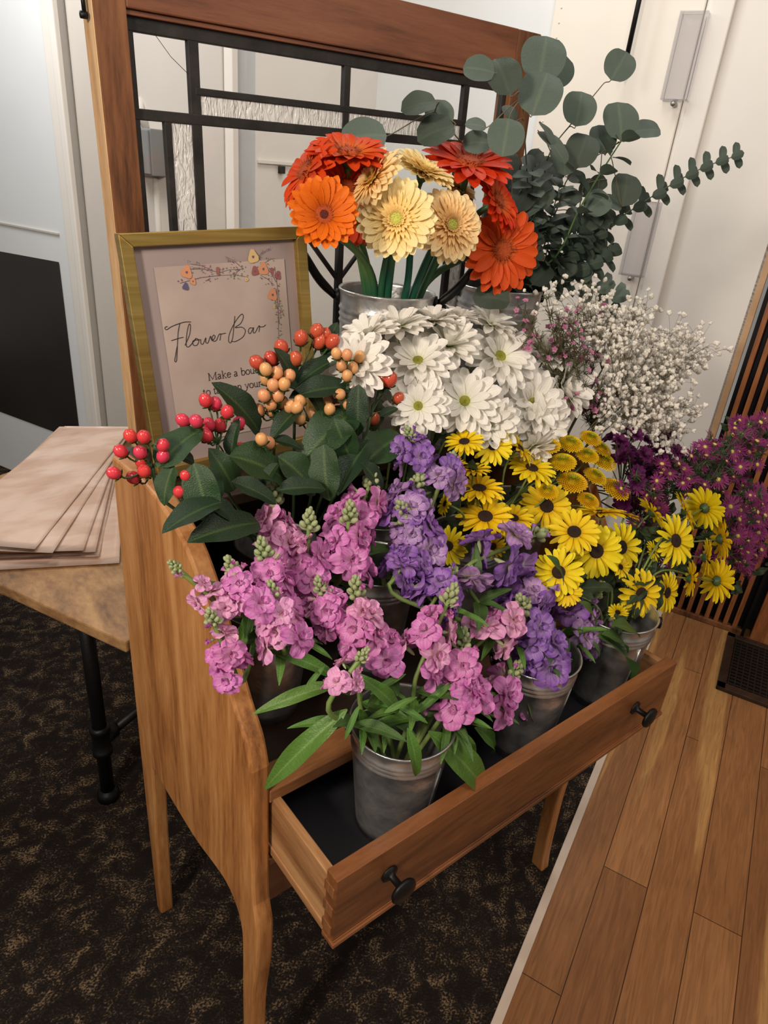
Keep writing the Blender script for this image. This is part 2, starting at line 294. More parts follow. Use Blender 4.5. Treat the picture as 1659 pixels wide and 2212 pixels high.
def plankmat():
    m=bpy.data.materials.new('cherry_plank_floor'); m.use_nodes=True; nt=m.node_tree; N=nt.nodes; L=nt.links; b=N['Principled BSDF']; b.inputs['Roughness'].default_value=.33
    tc=N.new('ShaderNodeTexCoord'); mp=N.new('ShaderNodeMapping'); mp.inputs['Rotation'].default_value=(0,0,-math.atan2(un.y,un.x)); mp.inputs['Location'].default_value=(.13,.0,0); L.new(tc.outputs['Object'],mp.inputs[0])
    br=N.new('ShaderNodeTexBrick'); br.inputs['Scale'].default_value=1; br.inputs['Brick Width'].default_value=.95; br.inputs['Row Height'].default_value=.105; br.inputs['Mortar Size'].default_value=.0012; br.inputs['Mortar Smooth'].default_value=.2
    br.inputs['Color1'].default_value=lin((160,112,70)); br.inputs['Color2'].default_value=lin((134,90,56)); br.inputs['Mortar'].default_value=lin((70,42,24)); br.offset=.37
    L.new(mp.outputs[0],br.inputs[0])
    m2=N.new('ShaderNodeMapping'); m2.inputs['Scale'].default_value=(.35,10,1); L.new(mp.outputs[0],m2.inputs[0])
    st=N.new('ShaderNodeTexNoise'); st.inputs['Scale'].default_value=1.3; st.inputs['Detail'].default_value=1; L.new(m2.outputs[0],st.inputs[0])
    r=N.new('ShaderNodeValToRGB'); r.color_ramp.elements[0].position=.56; r.color_ramp.elements[1].position=.6; r.color_ramp.elements[0].color=(0,0,0,1); L.new(st.outputs[0],r.inputs[0])
    mx=N.new('ShaderNodeMix'); mx.data_type='RGBA'; L.new(r.outputs[0],mx.inputs[0]); L.new(br.outputs[0],mx.inputs[6]); mx.inputs[7].default_value=lin((178,134,82))
    m3=N.new('ShaderNodeMapping'); m3.inputs['Scale'].default_value=(3,45,1); L.new(mp.outputs[0],m3.inputs[0])
    gr=N.new('ShaderNodeTexNoise'); gr.inputs['Scale'].default_value=2.4; gr.inputs['Detail'].default_value=8; gr.inputs['Distortion'].default_value=1.4; L.new(m3.outputs[0],gr.inputs[0])
    mr=N.new('ShaderNodeMapRange'); mr.inputs[1].default_value=.3; mr.inputs[2].default_value=.7; mr.inputs[3].default_value=.68; mr.inputs[4].default_value=1.12; L.new(gr.outputs[0],mr.inputs[0])
    mm=N.new('ShaderNodeMix'); mm.data_type='RGBA'; mm.blend_type='MULTIPLY'; mm.inputs[0].default_value=1; L.new(mx.outputs[2],mm.inputs[6]); L.new(mr.outputs[0],mm.inputs[7])
    L.new(mm.outputs[2],b.inputs[0])
    bp=N.new('ShaderNodeBump'); bp.inputs['Strength'].default_value=.2; bp.inputs['Distance'].default_value=.001; L.new(gr.outputs[0],bp.inputs['Height']); L.new(bp.outputs[0],b.inputs['Normal'])
    return m
M['carpet']=carpetmat(); M['plank']=plankmat()
mb=MB(); ubox(mb,(-1.6,NT,-.03),(2.4,4.6,0)); struct(mb,'floor_carpet',M['carpet'])
mb=MB(); ubox(mb,(-1.6,-2.2,-.03),(2.4,NT,-.001)); struct(mb,'floor_boards',M['plank'])
mb=MB(); ubox(mb,(-1.6,NT-.011,-.01),(2.12,NT+.009,.006)); struct(mb,'trim_1',M['trimstrip'],.002)
UR=2.15
mb=MB(); ubox(mb,(UR,-.30,0),(UR+.1,-.01,2.75)); struct(mb,'wall_right',M['wallw'])
mb=MB(); ubox(mb,(UR+.02,-.01,0),(UR+.1,1.25,2.75)); struct(mb,'wall_right_rear',M['wallb'])
mb=MB(); ubox(mb,(1.35,1.2,0),(UR+.1,1.3,2.75)); struct(mb,'wall_back',M['wallw'])
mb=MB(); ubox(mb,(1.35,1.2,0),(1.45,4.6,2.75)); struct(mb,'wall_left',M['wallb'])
# door casing and cream door
mb=MB(); ubox(mb,(UR-.025,-.015,0),(UR+.02,.05,2.3)); ubox(mb,(UR-.012,.03,0),(UR+.02,.065,2.3)); struct(mb,'trim_2',M['wallw'],.004)
d1=MB(); ubox(d1,(UR-.02,.066,.01),(UR+.019,.53,2.25)); dr=struct(d1,'door_1',M['creamw'],.004)
mb=MB()
for i in range(46): ball(mb,W3(UR-.021,.505,.3+i*.04),.0028,6,4)
mb.build('rivet_row',M['creamw'],dr,True,kind='structure')
# left door, casing, and pilaster greyed to paint in edge shading
mb=MB(); ubox(mb,(1.325,1.98,0),(1.349,3.3,2.4)); ld=struct(mb,'door_2',M['wallb'],.004)
mb=MB(); upoly(mb,[(1.322,3.0,1.02),(1.322,2.06,1.04),(1.322,2.06,.30),(1.322,3.0,.30)]); pn=mb.build('lower_panel',M['darkpanel'],ld,kind='structure')
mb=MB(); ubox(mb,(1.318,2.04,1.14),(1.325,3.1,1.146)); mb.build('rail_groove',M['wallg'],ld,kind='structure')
mb=MB(); ubox(mb,(1.30,1.89,0),(1.35,1.975,2.5)); ubox(mb,(1.285,1.89,0),(1.35,1.92,2.5)); struct(mb,'trim_3',M['wallw'],.004)
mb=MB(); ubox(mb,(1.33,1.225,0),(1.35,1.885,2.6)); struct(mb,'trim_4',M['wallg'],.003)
mb=MB(); ubox(mb,(1.335,1.19,0),(1.36,1.225,2.6)); struct(mb,'trim_5',M['wallw'],.003)
mb=MB(); ubox(mb,(UR-.0,-.32,0),(UR+.03,-.29,2.6)); struct(mb,'trim_6',M['paperedge'],.002)
# grey switch box seen through the leaded glass
t=thing('switch_box',W3(1.335,1.54,1.42),'grey metal electrical switch box on the wall seen through the left glass pane','switch box')
mb=MB(); ubox(mb,(1.27,1.47,1.385),(1.35,1.58,1.52)); mb.build('box_body',M['greybox'],t,bevel=.004)
mb=MB(); ubox(mb,(1.262,1.475,1.39),(1.27,1.56,1.515)); ubox(mb,(1.24,1.51,1.44),(1.262,1.525,1.47),1); mb.build('box_cover',[M['greybox'],M['paper']],t,bevel=.002)
mb=MB(); mb.tube([W3(1.33,1.55,1.52),W3(1.32,1.56,1.56),W3(1.335,1.575,1.60)],.014,8); mb.tube([W3(1.33,1.52,.9),W3(1.33,1.52,1.385)],.012,8); mb.build('conduit',M['wallg'],t,True)
t=tag((lambda m:m.build('wall_socket',M['iron'],bevel=.002))((lambda m:(ubox(m,(1.565,1.186,1.425),(1.59,1.199,1.448)),m)[1])(MB())),'small black square socket on the back wall behind the leaded glass','socket')
mb=MB(); ubox(mb,(1.46,1.19,1.452),(UR,1.199,1.46)); struct(mb,'trim_7',M['wallw'])
# slatted wall and vent
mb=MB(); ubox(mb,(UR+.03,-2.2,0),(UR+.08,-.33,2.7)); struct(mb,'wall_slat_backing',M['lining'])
sg='orange brown slats of the slatted wall'
me=None
for i in range(8):
    n0=-.345-i*.034
    mb=MB(); ubox(mb,(UR-.02,n0-.016,.0),(UR+.03,n0,2.7)); o=mb.build('wall_slat',M['slat'],bevel=.0015)
    tag(o,'one of the narrow orange brown vertical slats beside the cream wall','slat',sg)
mb=MB(); ubox(mb,(UR-.05,-2.2,.0),(UR+.029,-.65,2.7)); struct(mb,'wall_wood_panel',M['slat'],.003)
mb=MB(); ubox(mb,(UR-.045,-.628,0),(UR+.028,-.618,2.7)); struct(mb,'trim_8',M['iron'])
mb=MB(); ubox(mb,(UR-.035,-.62,0),(UR-.021,-.335,.02)); struct(mb,'baseboard_right',M['sash'],.002)
t=thing('floor_grille',W3(1.93,-.85,0),'dark square mesh floor grille in a brown wooden frame beside the slatted wall','floor grille')
mb=MB(); a0,a1,b0,b1=1.715,2.09,-1.2,-.575
for q in (((a0,b0),(a1,b0+.028)),((a0,b1-.028),(a1,b1)),((a0,b0),(a0+.035,b1)),((a1-.03,b0),(a1,b1))): ubox(mb,(q[0][0],q[0][1],0),(q[1][0],q[1][1],.014))
mb.build('frame',M['dwood'],t,bevel=.002)
mb=MB(); ubox(mb,(a0+.03,b0+.02,.0),(a1-.02,b1-.02,.002)); mb.build('pit',M['lining'],t)
mb=MB()
x=a0+.045
while x<a1-.03: ubox(mb,(x,b0+.02,.004),(x+.005,b1-.02,.010)); x+=.02
x=b0+.03
while x<b1-.03: ubox(mb,(a0+.03,x,.003),(a1-.03,x+.004,.009)); x+=.02
mb.build('mesh_grid',mat('dark_bronze',(48,38,32),.5,metal=.5),t)
# acrylic holders on the door edge, black rod
def holder(n0,n1,z0,z1,lab):
    t=thing('acrylic_holder',W3(UR-.05,(n0+n1)/2,z0),lab,'holder','clear plastic holders on the door edge'); u1=UR-.021;u0=u1-.045
    mb=MB(); ubox(mb,(u0,n0,z0),(u0+.003,n1,z1)); ubox(mb,(u0,n0,z0),(u1,n0+.003,z1)); ubox(mb,(u0,n1-.003,z0),(u1,n1,z1)); ubox(mb,(u0,n0,z0),(u1,n1,z0+.003)); ubox(mb,(u0,n0,z1-.003),(u1,n1,z1)); ubox(mb,(u1-.004,n0,z0),(u1,n1,z1))
    mb.build('shell',M['acrylic'],t,bevel=.001)
    mb=MB(); c=W3(u1-.02,(n0+n1)/2,z0-.008); mb.tube([c-un*.018,c+un*.018],.008,12); mb.build('catch',M['rivet'],t,True)
holder(.045,.125,1.735,1.962,'upper clear plastic holder on the edge of the cream door')
holder(.05,.13,1.215,1.45,'lower clear plastic holder on the door edge behind the thin eucalyptus tip')
t=thing('door_rod',W3(UR-.09,.235,1.79),'thin black rod hanging in front of the cream door above the eucalyptus','rod')
mb=MB(); mb.tube([W3(UR-.08,.25,1.80),W3(UR-.08,.245,2.2)],.0075,10); mb.build('rod',M['iron'],t,True)
mb=MB(); ball(mb,W3(UR-.08,.25,1.792),.006,8,6,1.6); mb.tube([W3(UR-.08,.25,1.795),W3(UR-.08,.25,1.778)],.0025,6); mb.build('tip',M['iron'],t,True)
mb=MB(); mb.tube([W3(UR-.08,.245,2.19),W3(UR-.02,.245,2.19)],.012,10); mb.build('bracket',M['iron'],t,True)
# ---------------------------------------------------------------- desk
Wd,Dd,T_=.80,.475,.027
desk=thing('writing_desk',(Wd/2,Dd/2,0),'old oiled wooden desk with tall curved side panels holding all the flower buckets','desk')
def smooth_poly(pts,closed_idx=None,k=6):
    out=[]
    n=len(pts)
    for i in range(n-1):
        p0=V(pts[max(i-1,0)]);p1=V(pts[i]);p2=V(pts[i+1]);p3=V(pts[min(i+2,n-1)])
        for j in range(k):
            t=j/k; out.append(.5*((2*p1)+(p2-p0)*t+(2*p0-5*p1+4*p2-p3)*t*t+(3*p1-p0-3*p2+p3)*t**3))
    out.append(V(pts[-1])); return out
top=smooth_poly([(.43,1.062),(.30,1.07),(.235,1.06),(.17,1.035),(.12,.985),(.08,.925),(.045,.872),(.015,.835),(.0,.795)])
frt=[(0,.72),(-.003,.58)]+[tuple(p) for p in smooth_poly([(-.006,.54),(-.016,.505),(-.018,.47),(-.014,.40),(-.004,.32),(.0,.24),(-.002,.14),(-.006,.05),(-.012,0)])]
fback=[tuple(p) for p in smooth_poly([(.022,0),(.028,.10),(.031,.2),(.031,.30),(.030,.39),(.033,.443),(.049,.475),(.08,.490),(.123,.484),(.185,.470),(.271,.466),(.345,.468),(.363,.469),(.374,.462),(.379,.44)])]
rear=[(.392,.25),(.402,.0),(.428,0),(.434,.3),(.437,.7),(.432,1.055)]
prof=[(p[0],p[1]) for p in top]+frt+fback+rear
for x0,nm in ((0,'left'),(Wd-T_,'right')):
    mb=MB(); mb.prism(prof,'x',x0,x0+T_); o=mb.build('side_panel',M['oakv'],desk,bevel=.004)
z1=.742; zb=.619
mb=MB(); mb.box((T_,.0,z1-.018),(Wd-T_,.045,z1+.004)); mb.build('front_rail',M['oakh'],desk,bevel=.002)
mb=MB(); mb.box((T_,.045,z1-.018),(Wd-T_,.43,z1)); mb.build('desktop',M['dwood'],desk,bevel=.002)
mb=MB(); mb.box((T_,.012,.50),(Wd-T_,.03,.598)); mb.box((T_,.0,.598),(Wd-T_,.43,.612)); mb.build('apron',M['oakf'],desk,bevel=.002)
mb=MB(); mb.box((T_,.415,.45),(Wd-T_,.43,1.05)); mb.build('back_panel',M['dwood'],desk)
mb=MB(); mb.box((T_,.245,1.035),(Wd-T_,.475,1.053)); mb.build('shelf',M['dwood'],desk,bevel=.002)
# drawer (pulled out)
yf=-.149; xl,xr=T_+.004,Wd-T_-.004
mb=MB(); mb.box((xl,yf,zb),(xr,yf+.021,.738)); mb.box((xl-.002,yf-.004,zb-.003),(xr+.002,yf+.021,zb+.004)); mb.box((xl-.0,yf-.0015,zb+.004),(xr,yf,zb+.007))
dw=mb.build('drawer',M['oakf'],desk,bevel=.0025,label='pulled out drawer with dark lining')
mb=MB()
for x0 in (xl,xr-.014):
    mb=MB(); mb.box((x0+.001,yf+.021,zb+.016),(x0+.013,.26,.728)); mb.box((x0-.001,yf+.021,zb+.001),(x0+.015,.26,zb+.017)); mb.build('drawer_side',M['oaky'],dw,bevel=.0015)
mb=MB()
for i in range(3):
    z=zb+.012+i*.036; mb.box((xl-.0012,yf+.004,z),(xl+.006,yf+.023,z+.016))
mb.build('dovetail_joint',M['sash'],dw)
mb=MB(); mb.box((xl+.013,yf+.02,zb+.008),(xr-.013,.26,zb+.013)); mb.build('drawer_lining',M['lining'],dw)
for x in (.114,.658):
    mb=MB(); T=Mx.Translation((x,yf,.688))@Mx.Rotation(PI/2,4,'X')
    mb.lathe([(.0001,-.001),(.0125,0),(.0125,.002),(.006,.004),(.0048,.008),(.0048,.021),(.0075,.024),(.0175,.026),(.019,.029),(.0175,.032),(.008,.0345),(.0001,.035)],24,T); mb.build('knob',M['iron'],dw,True,label='black round metal drawer knob')
# ---------------------------------------------------------------- leaded window sash standing on the desk shelf
Yw=.440; TW=Mx.Translation((.03,0,1.055))@Mx.Rotation(-math.radians(1.2),4,'Y')@Mx.Translation((-.03,0,-1.055))
def wbox(mb,x0,z0,x1,z1,y0=Yw,y1=Yw+.036,mi=0): mb.box((x0,y0,z0),(x1,y1,z1),mi,TW)
sash=thing('leaded_window',(.42,Yw+.015,1.055),'old reddish wooden window sash with dark leaded glass standing upright at the back of the desk','window')
XL,XR=.045,.825; ZT=1.695;ZBt=1.058; gx0,gx1,gz0,gz1=.084,.766,1.118,1.617
mb=MB(); wbox(mb,XL,ZBt,gx0,ZT); wbox(mb,XL-.0014,ZBt,XL,ZT,Yw+.001,Yw+.036,1); mb.build('stile',[M['sash'],M['paleside']],sash,bevel=.002)
mb=MB(); wbox(mb,gx1,ZBt,XR,ZT); mb.build('stile',M['sash'],sash,bevel=.002)
mb=MB(); wbox(mb,gx0,gz1+.006,gx1,ZT,Yw-.001); mb.build('top_rail',M['sashh'],sash,bevel=.002)
mb=MB(); wbox(mb,gx0,ZBt,gx1,gz0); mb.build('bottom_rail',M['sashh'],sash,bevel=.002)
mb=MB(); wbox(mb,gx0,gz1,gx1,gz1+.006,Yw+.004,Yw+.03); mb.build('bead',M['sashh'],sash,bevel=.001)
mb=MB()
def vb(x,z0,z1,w=.0065): mb.box((x-w,Yw+.010,z0),(x+w,Yw+.020,z1),0,TW)
def hb(z,x0,x1,w=.0055): mb.box((x0,Yw+.0095,z-w),(x1,Yw+.0205,z+w),0,TW)
xb1,xb2,xb3,xa,xc=.172,.418,.668,.131,.709
vb(gx0+.004,gz0,gz1,.006); vb(gx1-.004,gz0,gz1,.006); hb(gz1-.007,gx0,gx1,.0085); hb(gz0+.005,gx0,gx1,.007)
vb(xb1,gz0,gz1,.0075); vb(xb3,gz0,gz1,.0065); vb(xb2,gz0,gz1,.006)
hb(1.546,xb1,xb3,.0045); hb(1.513,gx0,gx1,.0065); vb(xa,gz0,1.51,.005); vb(xc,gz0,1.51,.005)
dg=[TW@V((.345,Yw+.015,1.372)),TW@V((xb2,Yw+.015,1.292)),TW@V((.491,Yw+.015,1.372))]
mb.tube(dg[:2],.0045,6); mb.tube(dg[1:],.0045,6)
mb.build('lead_came',M['lead'],sash,bevel=.0012)
mb=MB(); wbox(mb,gx0,gz0,gx1,gz1,Yw+.0138,Yw+.0162); mb.build('pane',M['glass'],sash)
for a,b_,c_,d_ in ((xb1+.006,1.519,xb2-.005,1.542),(xb2+.005,1.519,xb3-.006,1.542),(xa+.004,gz0,xb1-.006,1.507),(xb3+.006,gz0,xc-.004,1.507)):
    mb=MB(); wbox(mb,a,b_,c_,d_,Yw+.0118,Yw+.0182); mb.build('textured_pane',M['texglass'],sash)
mb=MB(); mb.tube([TW@V((gx0+.038,Yw+.0132,gz1-.014)),TW@V((gx0+.058,Yw+.0132,gz1-.036)),TW@V((xb1-.004,Yw+.0132,gz1-.055))],.0005,4); mb.build('glass_crack',M['ink'],sash)
mb=MB(); c=TW@V((XL-.004,Yw+.012,ZT-.085)); mb.tube([c,c+V((-.008,0,0))],.004,10); mb.tube([c+V((-.003,0,0)),c+V((-.004,0,.03))],.0025,8); mb.build('hook',M['iron'],sash,True)
# ---------------------------------------------------------------- framed sign
Ys=.335
SL=PY(246,505,Ys); 
sg=thing('framed_sign',(.13,Ys,1.053),'gold framed sign reading Flower Bar leaning in front of the leaded window','sign')
# sign local frame: origin bottom-left, x right, y up; leans back slightly, turned a touch
s_w,s_h=.2641,.3261
p00=V((.0315,.3382,1.0555)); _y,_l,_r=-.057,.1075,.0593; _a=V((math.cos(_y),math.sin(_y),0)); _n=V((math.sin(_y),-math.cos(_y),0)); _u=V((0,0,1))*math.cos(_l)-_n*math.sin(_l)
sx=_a*math.cos(_r)+_u*math.sin(_r); sy=-_a*math.sin(_r)+_u*math.cos(_r); sn=sx.cross(sy)
def S(x,y,d=0): return p00+sx*x+sy*y+sn*d
fw=.0165
mb=MB()
def fr(a,b,c,d): # quad outline prism
    n=4; q=[a,b,c,d]; mb.add([S(*p,-.006) for p in q]+[S(*p,.012) for p in q],[(0,3,2,1),(4,5,6,7)]+[(i,(i+1)%4,(i+1)%4+4,i+4) for i in range(4)])
fr((0,0),(s_w,0),(s_w-fw,fw),(fw,fw)); fr((0,s_h),(fw,s_h-fw),(s_w-fw,s_h-fw),(s_w,s_h)); fr((0,0),(fw,fw),(fw,s_h-fw),(0,s_h)); fr((s_w,0),(s_w,s_h),(s_w-fw,s_h-fw),(s_w-fw,fw))
mb.build('frame',M['gold'],sg,bevel=.0012)
def rect(x0,y0,x1,y1,d,name,m):
    mb=MB(); mb.add([S(x0,y0,d),S(x1,y0,d),S(x1,y1,d),S(x0,y1,d)],[(0,1,2,3)]); return mb.build(name,m,sg)
rect(fw*.8,fw*.8,s_w-fw*.8,s_h-fw*.8,.002,'mount',M['mat'])
ix0,iy0,ix1,iy1=fw+.024,fw+.026,s_w-fw-.018,s_h-fw-.026
pr=rect(ix0,iy0,ix1,iy1,.0035,'print',M['print'])
def ribbon(mb,pts,w,d=.0042,mi=0,k=1):
    pts=[V((p[0],p[1],0)) for p in pts]; n=len(pts); vs=[]
    for i,p in enumerate(pts):
        t=(pts[min(i+1,n-1)]-pts[max(i-1,0)]); t=t.normalized() if t.length>0 else V((1,0,0)); q=V((-t.y,t.x,0)); ww=w*(w_k(i/(n-1)) if k!=1 else 1)
        vs+=[S(p.x-q.x*ww,p.y-q.y*ww,d),S(p.x+q.x*ww,p.y+q.y*ww,d)]
    mb.add(vs,[(2*i,2*i+2,2*i+3,2*i+1) for i in range(n-1)],mi)
def stroke(mb,pts,w,ox,oy,s,d=.0042,mi=0):
    q=smooth_poly([(ox+x*s,oy+y*s) for x,y in pts],k=5); ribbon(mb,[(p[0],p[1]) for p in q],w,d,mi)
# script lettering; stroke coordinates in letter units traced by eye
mb=MB()
SC=[ # F l o w e r   B a r
 [(0.05,1.02),(-.08,.98),(-.02,.88),(.25,1.0),(.8,1.12),(1.15,1.1)],
 [(.62,1.08),(.5,.75),(.4,.3),(.3,-.2),(.22,-.55),(.15,-.5),(.35,.1)],[(.12,.38),(.45,.44),(.7,.47)],
 [(.72,.1),(1.0,.55),(1.1,.95),(1.02,.98),(.85,.5),(.78,.08),(.9,.02),(1.12,.2),(1.25,.3),(1.1,.22),(1.13,.05),(1.3,.05),(1.4,.25),(1.28,.35),(1.25,.28),(1.5,.26)],
 [(1.5,.28),(1.48,.1),(1.58,.06),(1.75,.32),(1.72,.12),(1.82,.08),(1.98,.36),(2.0,.28),(2.05,.15),(2.2,.3),(2.15,.4),(2.05,.28),(2.1,.12),(2.25,.15),(2.4,.38),(2.5,.4),(2.42,.12)],[(2.5,.4),(2.75,.42)],
 [(3.3,1.15),(3.2,.7),(3.08,.2),(2.95,-.05),(2.85,.05),(2.95,.4),(3.3,.9),(3.65,1.2),(3.72,1.05),(3.55,.78),(3.25,.62),(3.6,.6),(3.75,.42),(3.6,.15),(3.2,-.02),(2.98,.02)],
 [(4.15,.5),(4.0,.52),(3.9,.38),(3.98,.25),(4.12,.42),(4.2,.52),(4.15,.3),(4.25,.28),(4.42,.5),(4.52,.56),(4.45,.28)],[(4.5,.52),(4.7,.5),(4.85,.58)]]
for st in SC: stroke(mb,st,.00045,.0455,.178,.030)
mb.build('script_lettering',M['ink'],pr)
GL={'M':(.95,[[(.1,0),(.1,.7)],[(.1,.7),(.45,.05)],[(.45,.05),(.8,.7)],[(.8,.7),(.8,0)],[(0,0),(.2,0)],[(.7,0),(.92,0)],[(0,.7),(.14,.7)],[(.78,.7),(.92,.7)]]),
'a':(.48,[[(.08,.38),(.15,.46),(.3,.44),(.33,.3),(.33,.06),(.42,.02)],[(.33,.28),(.1,.2),(.05,.1),(.12,0),(.24,.03),(.33,.12)]]),
'k':(.52,[[(.1,0),(.1,.75)],[(.1,.22),(.38,.46)],[(.18,.28),(.42,0)],[(.02,0),(.2,0)],[(.02,.75),(.1,.75)],[(.34,0),(.5,0)],[(.3,.46),(.46,.46)]]),
'e':(.46,[[(.06,.27),(.4,.27),(.36,.42),(.22,.47),(.08,.38),(.05,.2),(.12,.04),(.25,0),(.4,.1)]]),
'b':(.52,[[(.1,.0),(.1,.75)],[(.02,.75),(.1,.75)],[(.1,.36),(.24,.47),(.42,.4),(.46,.22),(.36,.03),(.2,0),(.1,.06)]]),
'o':(.5,[[(.25,.47),(.1,.4),(.05,.23),(.1,.06),(.25,0),(.4,.06),(.45,.23),(.4,.4),(.25,.47)]]),
'u':(.52,[[(.1,.46),(.1,.12),(.2,.01),(.32,.04),(.4,.12)],[(.4,.46),(.4,.03),(.5,.02)],[(.02,.46),(.1,.46)],[(.32,.46),(.4,.46)]]),
'q':(.52,[[(.42,.44),(.42,-.22)],[(.34,-.22),(.5,-.22)],[(.42,.36),(.3,.47),(.12,.42),(.05,.22),(.12,.03),(.28,0),(.42,.1)]]),
't':(.32,[[(.14,.62),(.14,.1),(.2,0),(.3,.05)],[(.02,.46),(.28,.46)]]),
'n':(.54,[[(.1,.46),(.1,0)],[(.1,.36),(.24,.47),(.38,.4),(.4,.28),(.4,0)],[(.02,0),(.18,0)],[(.32,0),(.5,0)],[(.02,.46),(.1,.46)]]),
'y':(.5,[[(.06,.46),(.25,.04)],[(.44,.46),(.24,0),(.14,-.2),(.02,-.2)],[(0,.46),(.16,.46)],[(.34,.46),(.5,.46)]]),
'r':(.38,[[(.1,.46),(.1,0)],[(.1,.32),(.22,.46),(.34,.44)],[(.02,0),(.2,0)],[(.02,.46),(.1,.46)]]),
'w':(.72,[[(.05,.46),(.2,.02)],[(.2,.02),(.36,.42)],[(.36,.42),(.52,.02)],[(.52,.02),(.66,.46)],[(0,.46),(.14,.46)],[(.58,.46),(.72,.46)]]),' ':(.28,[])}
def text(mb,s_,x,y,h):
    for ch in s_:
        adv,sts=GL[ch]
        for st in sts:
            w=.032*h if len(st)>2 or abs(st[0][0]-st[1][0])<.05 else .02*h
            pts=[(x+a*h,y+b*h) for a,b in st]
            if len(st)>2: ribbon(mb,[(p[0],p[1]) for p in smooth_poly(pts,k=4)],w)
            else: ribbon(mb,pts,w)
        x+=adv*h
mb=MB(); text(mb,'Make a bouquet',.094,.128,.0145); text(mb,'to take on your way',.083,.1075,.0145); mb.build('serif_lettering',M['ink'],pr)
mb=MB(); stroke(mb,[(0,0),(.5,.35),(1.2,.4)],.0005,.1,.068,.014); stroke(mb,[(.6,.4),(.45,-.6),(.3,-1)],.0005,.1,.068,.014); stroke(mb,[(.7,-.2),(.9,.2),(1.1,-.1),(1.3,.1)],.0005,.1,.068,.014); mb.build('script_flourish',M['ink'],pr)
# printed wild flowers
def disc(mb,x,y,r,mi,n=9,d=.0044,ry=None,a0=0):
    c=S(x,y,d); vs=[c]; 
    for j in range(n):
        a=2*PI*j/n; rr=r*(1+.18*math.sin(a*3+a0)); X=rr*math.cos(a); Y=(ry or r)*(1+.18*math.sin(a*3+a0))*math.sin(a)
        vs.append(S(x+X,y+Y,d))
    mb.add(vs,[(0,j+1,(j+1)%n+1) for j in range(n)],mi)
mb=MB(); rg=random.Random(3)
sprigs=[((.085,.305),(.125,.299)),((.072,.288),(.13,.294)),((.125,.297),(.163,.3)),((.13,.294),(.17,.289)),((.165,.3),(.14,.318)),((.18,.308),(.208,.325)),((.19,.3),(.213,.312)),((.2,.3),(.213,.28)),((.213,.3),(.216,.25)),((.213,.27),(.213,.22)),((.205,.262),(.213,.24)),((.214,.25),(.222,.23)),((.19,.29),(.21,.275)),((.212,.23),(.21,.195)),((.09,.311),(.12,.301)),((.15,.29),(.16,.3))]
for (a,b_) in sprigs:
    a=(a[0],a[1]-.026); b_=(b_[0],b_[1]-.026)
    ribbon(mb,[a,((a[0]+b_[0])/2,(a[1]+b_[1])/2+.002),b_],.0003,.0041,rg.choice((0,1)))
    L_=math.hypot(b_[0]-a[0],b_[1]-a[1])
    for k in range(int(L_/.0022)):
        t=k*.0022/L_; x=a[0]+(b_[0]-a[0])*t+rg.uniform(-.005,.005); y=a[1]+(b_[1]-a[1])*t+rg.uniform(-.005,.005); disc(mb,x,y,rg.uniform(.0005,.0011),rg.choice((0,0,1,1,4)),6)
for x,y,r,m_ in ((.083,.301,.0072,2),(.09,.289,.004,2),(.181,.315,.0078,3),(.195,.298,.0075,2),(.182,.296,.0055,4),(.206,.262,.0072,2),(.079,.283,.0042,5),(.217,.288,.005,4),(.168,.286,.0025,3),(.207,.245,.0022,3)):
    y-=.026; disc(mb,x,y,r,m_,14,.0046,r*1.15,x*50); disc(mb,x,y,r*.25,0,8,.0048)
for x,y in ((.127,.3),(.208,.294)): disc(mb,x,y-.026,.0024,4,10,.0048,.006)
mb.build('floral_print',[M['inkp'],M['inkg'],M['inko'],M['inky'],M['inkr'],M['inkb']],pr)
# ---------------------------------------------------------------- pipe table and papers
ZTt=.70
A=PZ(0,1262,ZTt); B=PZ(271,1387,ZTt); ed=(B-A).normalized(); pe=V((-ed.y,ed.x,0)) 
if pe.y<0: pe=-pe
tb=thing('side_table',(.02,.78,0),'rustic wooden table on black pipe legs at the left behind the desk','table')
mb=MB(); q=[B,B-ed*.75,B-ed*.75+pe*.75,B+pe*.75]; mb.prism([(p.x,p.y) for p in q],'z',ZTt-.026,ZTt); mb.build('tabletop',M['tabletop'],tb,bevel=.004)
def pipe_leg(c):
    mb=MB(); mb.tube([V((c.x,c.y,.02)),V((c.x,c.y,ZTt-.026))],.0165,16); T=Mx.Translation((c.x,c.y,0))
    mb.lathe([(.0001,0),(.027,0),(.027,.018),(.022,.024),(.017,.03)],20,T); 
    mb.lathe([(.017,.15),(.0235,.153),(.0235,.166),(.021,.168),(.021,.222),(.0235,.224),(.0235,.237),(.017,.24)],20,T); 
    mb.lathe([(.017,ZTt-.04),(.05,ZTt-.034),(.05,ZTt-.0265),(.0001,ZTt-.0265)],20,T)
    return mb.build('leg',M['iron'],tb,True)
c1=V((.012,.769,0)); c2=c1-ed*.60
pipe_leg(c1); pipe_leg(c2+V((0,0,0))); c3=c1+pe*.5+ed*.0; pipe_leg(c3)
mb=MB(); h=V((0,0,.195)); mb.tube([c1+h,c3+h],.013,12); mb.tube([c1+h,c1+h+pe*.04],.02,14); mb.build('stretcher',M['iron'],tb,True)
fan=[((268,922),(258,1217),(-150,1240),(128,922)),((272,922),(214,1203),(-150,1215),(130,922)),((268,922),(206,1193),(-150,1206),(128,923)),((274,922),(180,1190),(-150,1198),(132,923)),((290,922),(114,1195),(-150,1186),(136,922)),((286,922),(76,1187),(-150,1168),(140,921))]
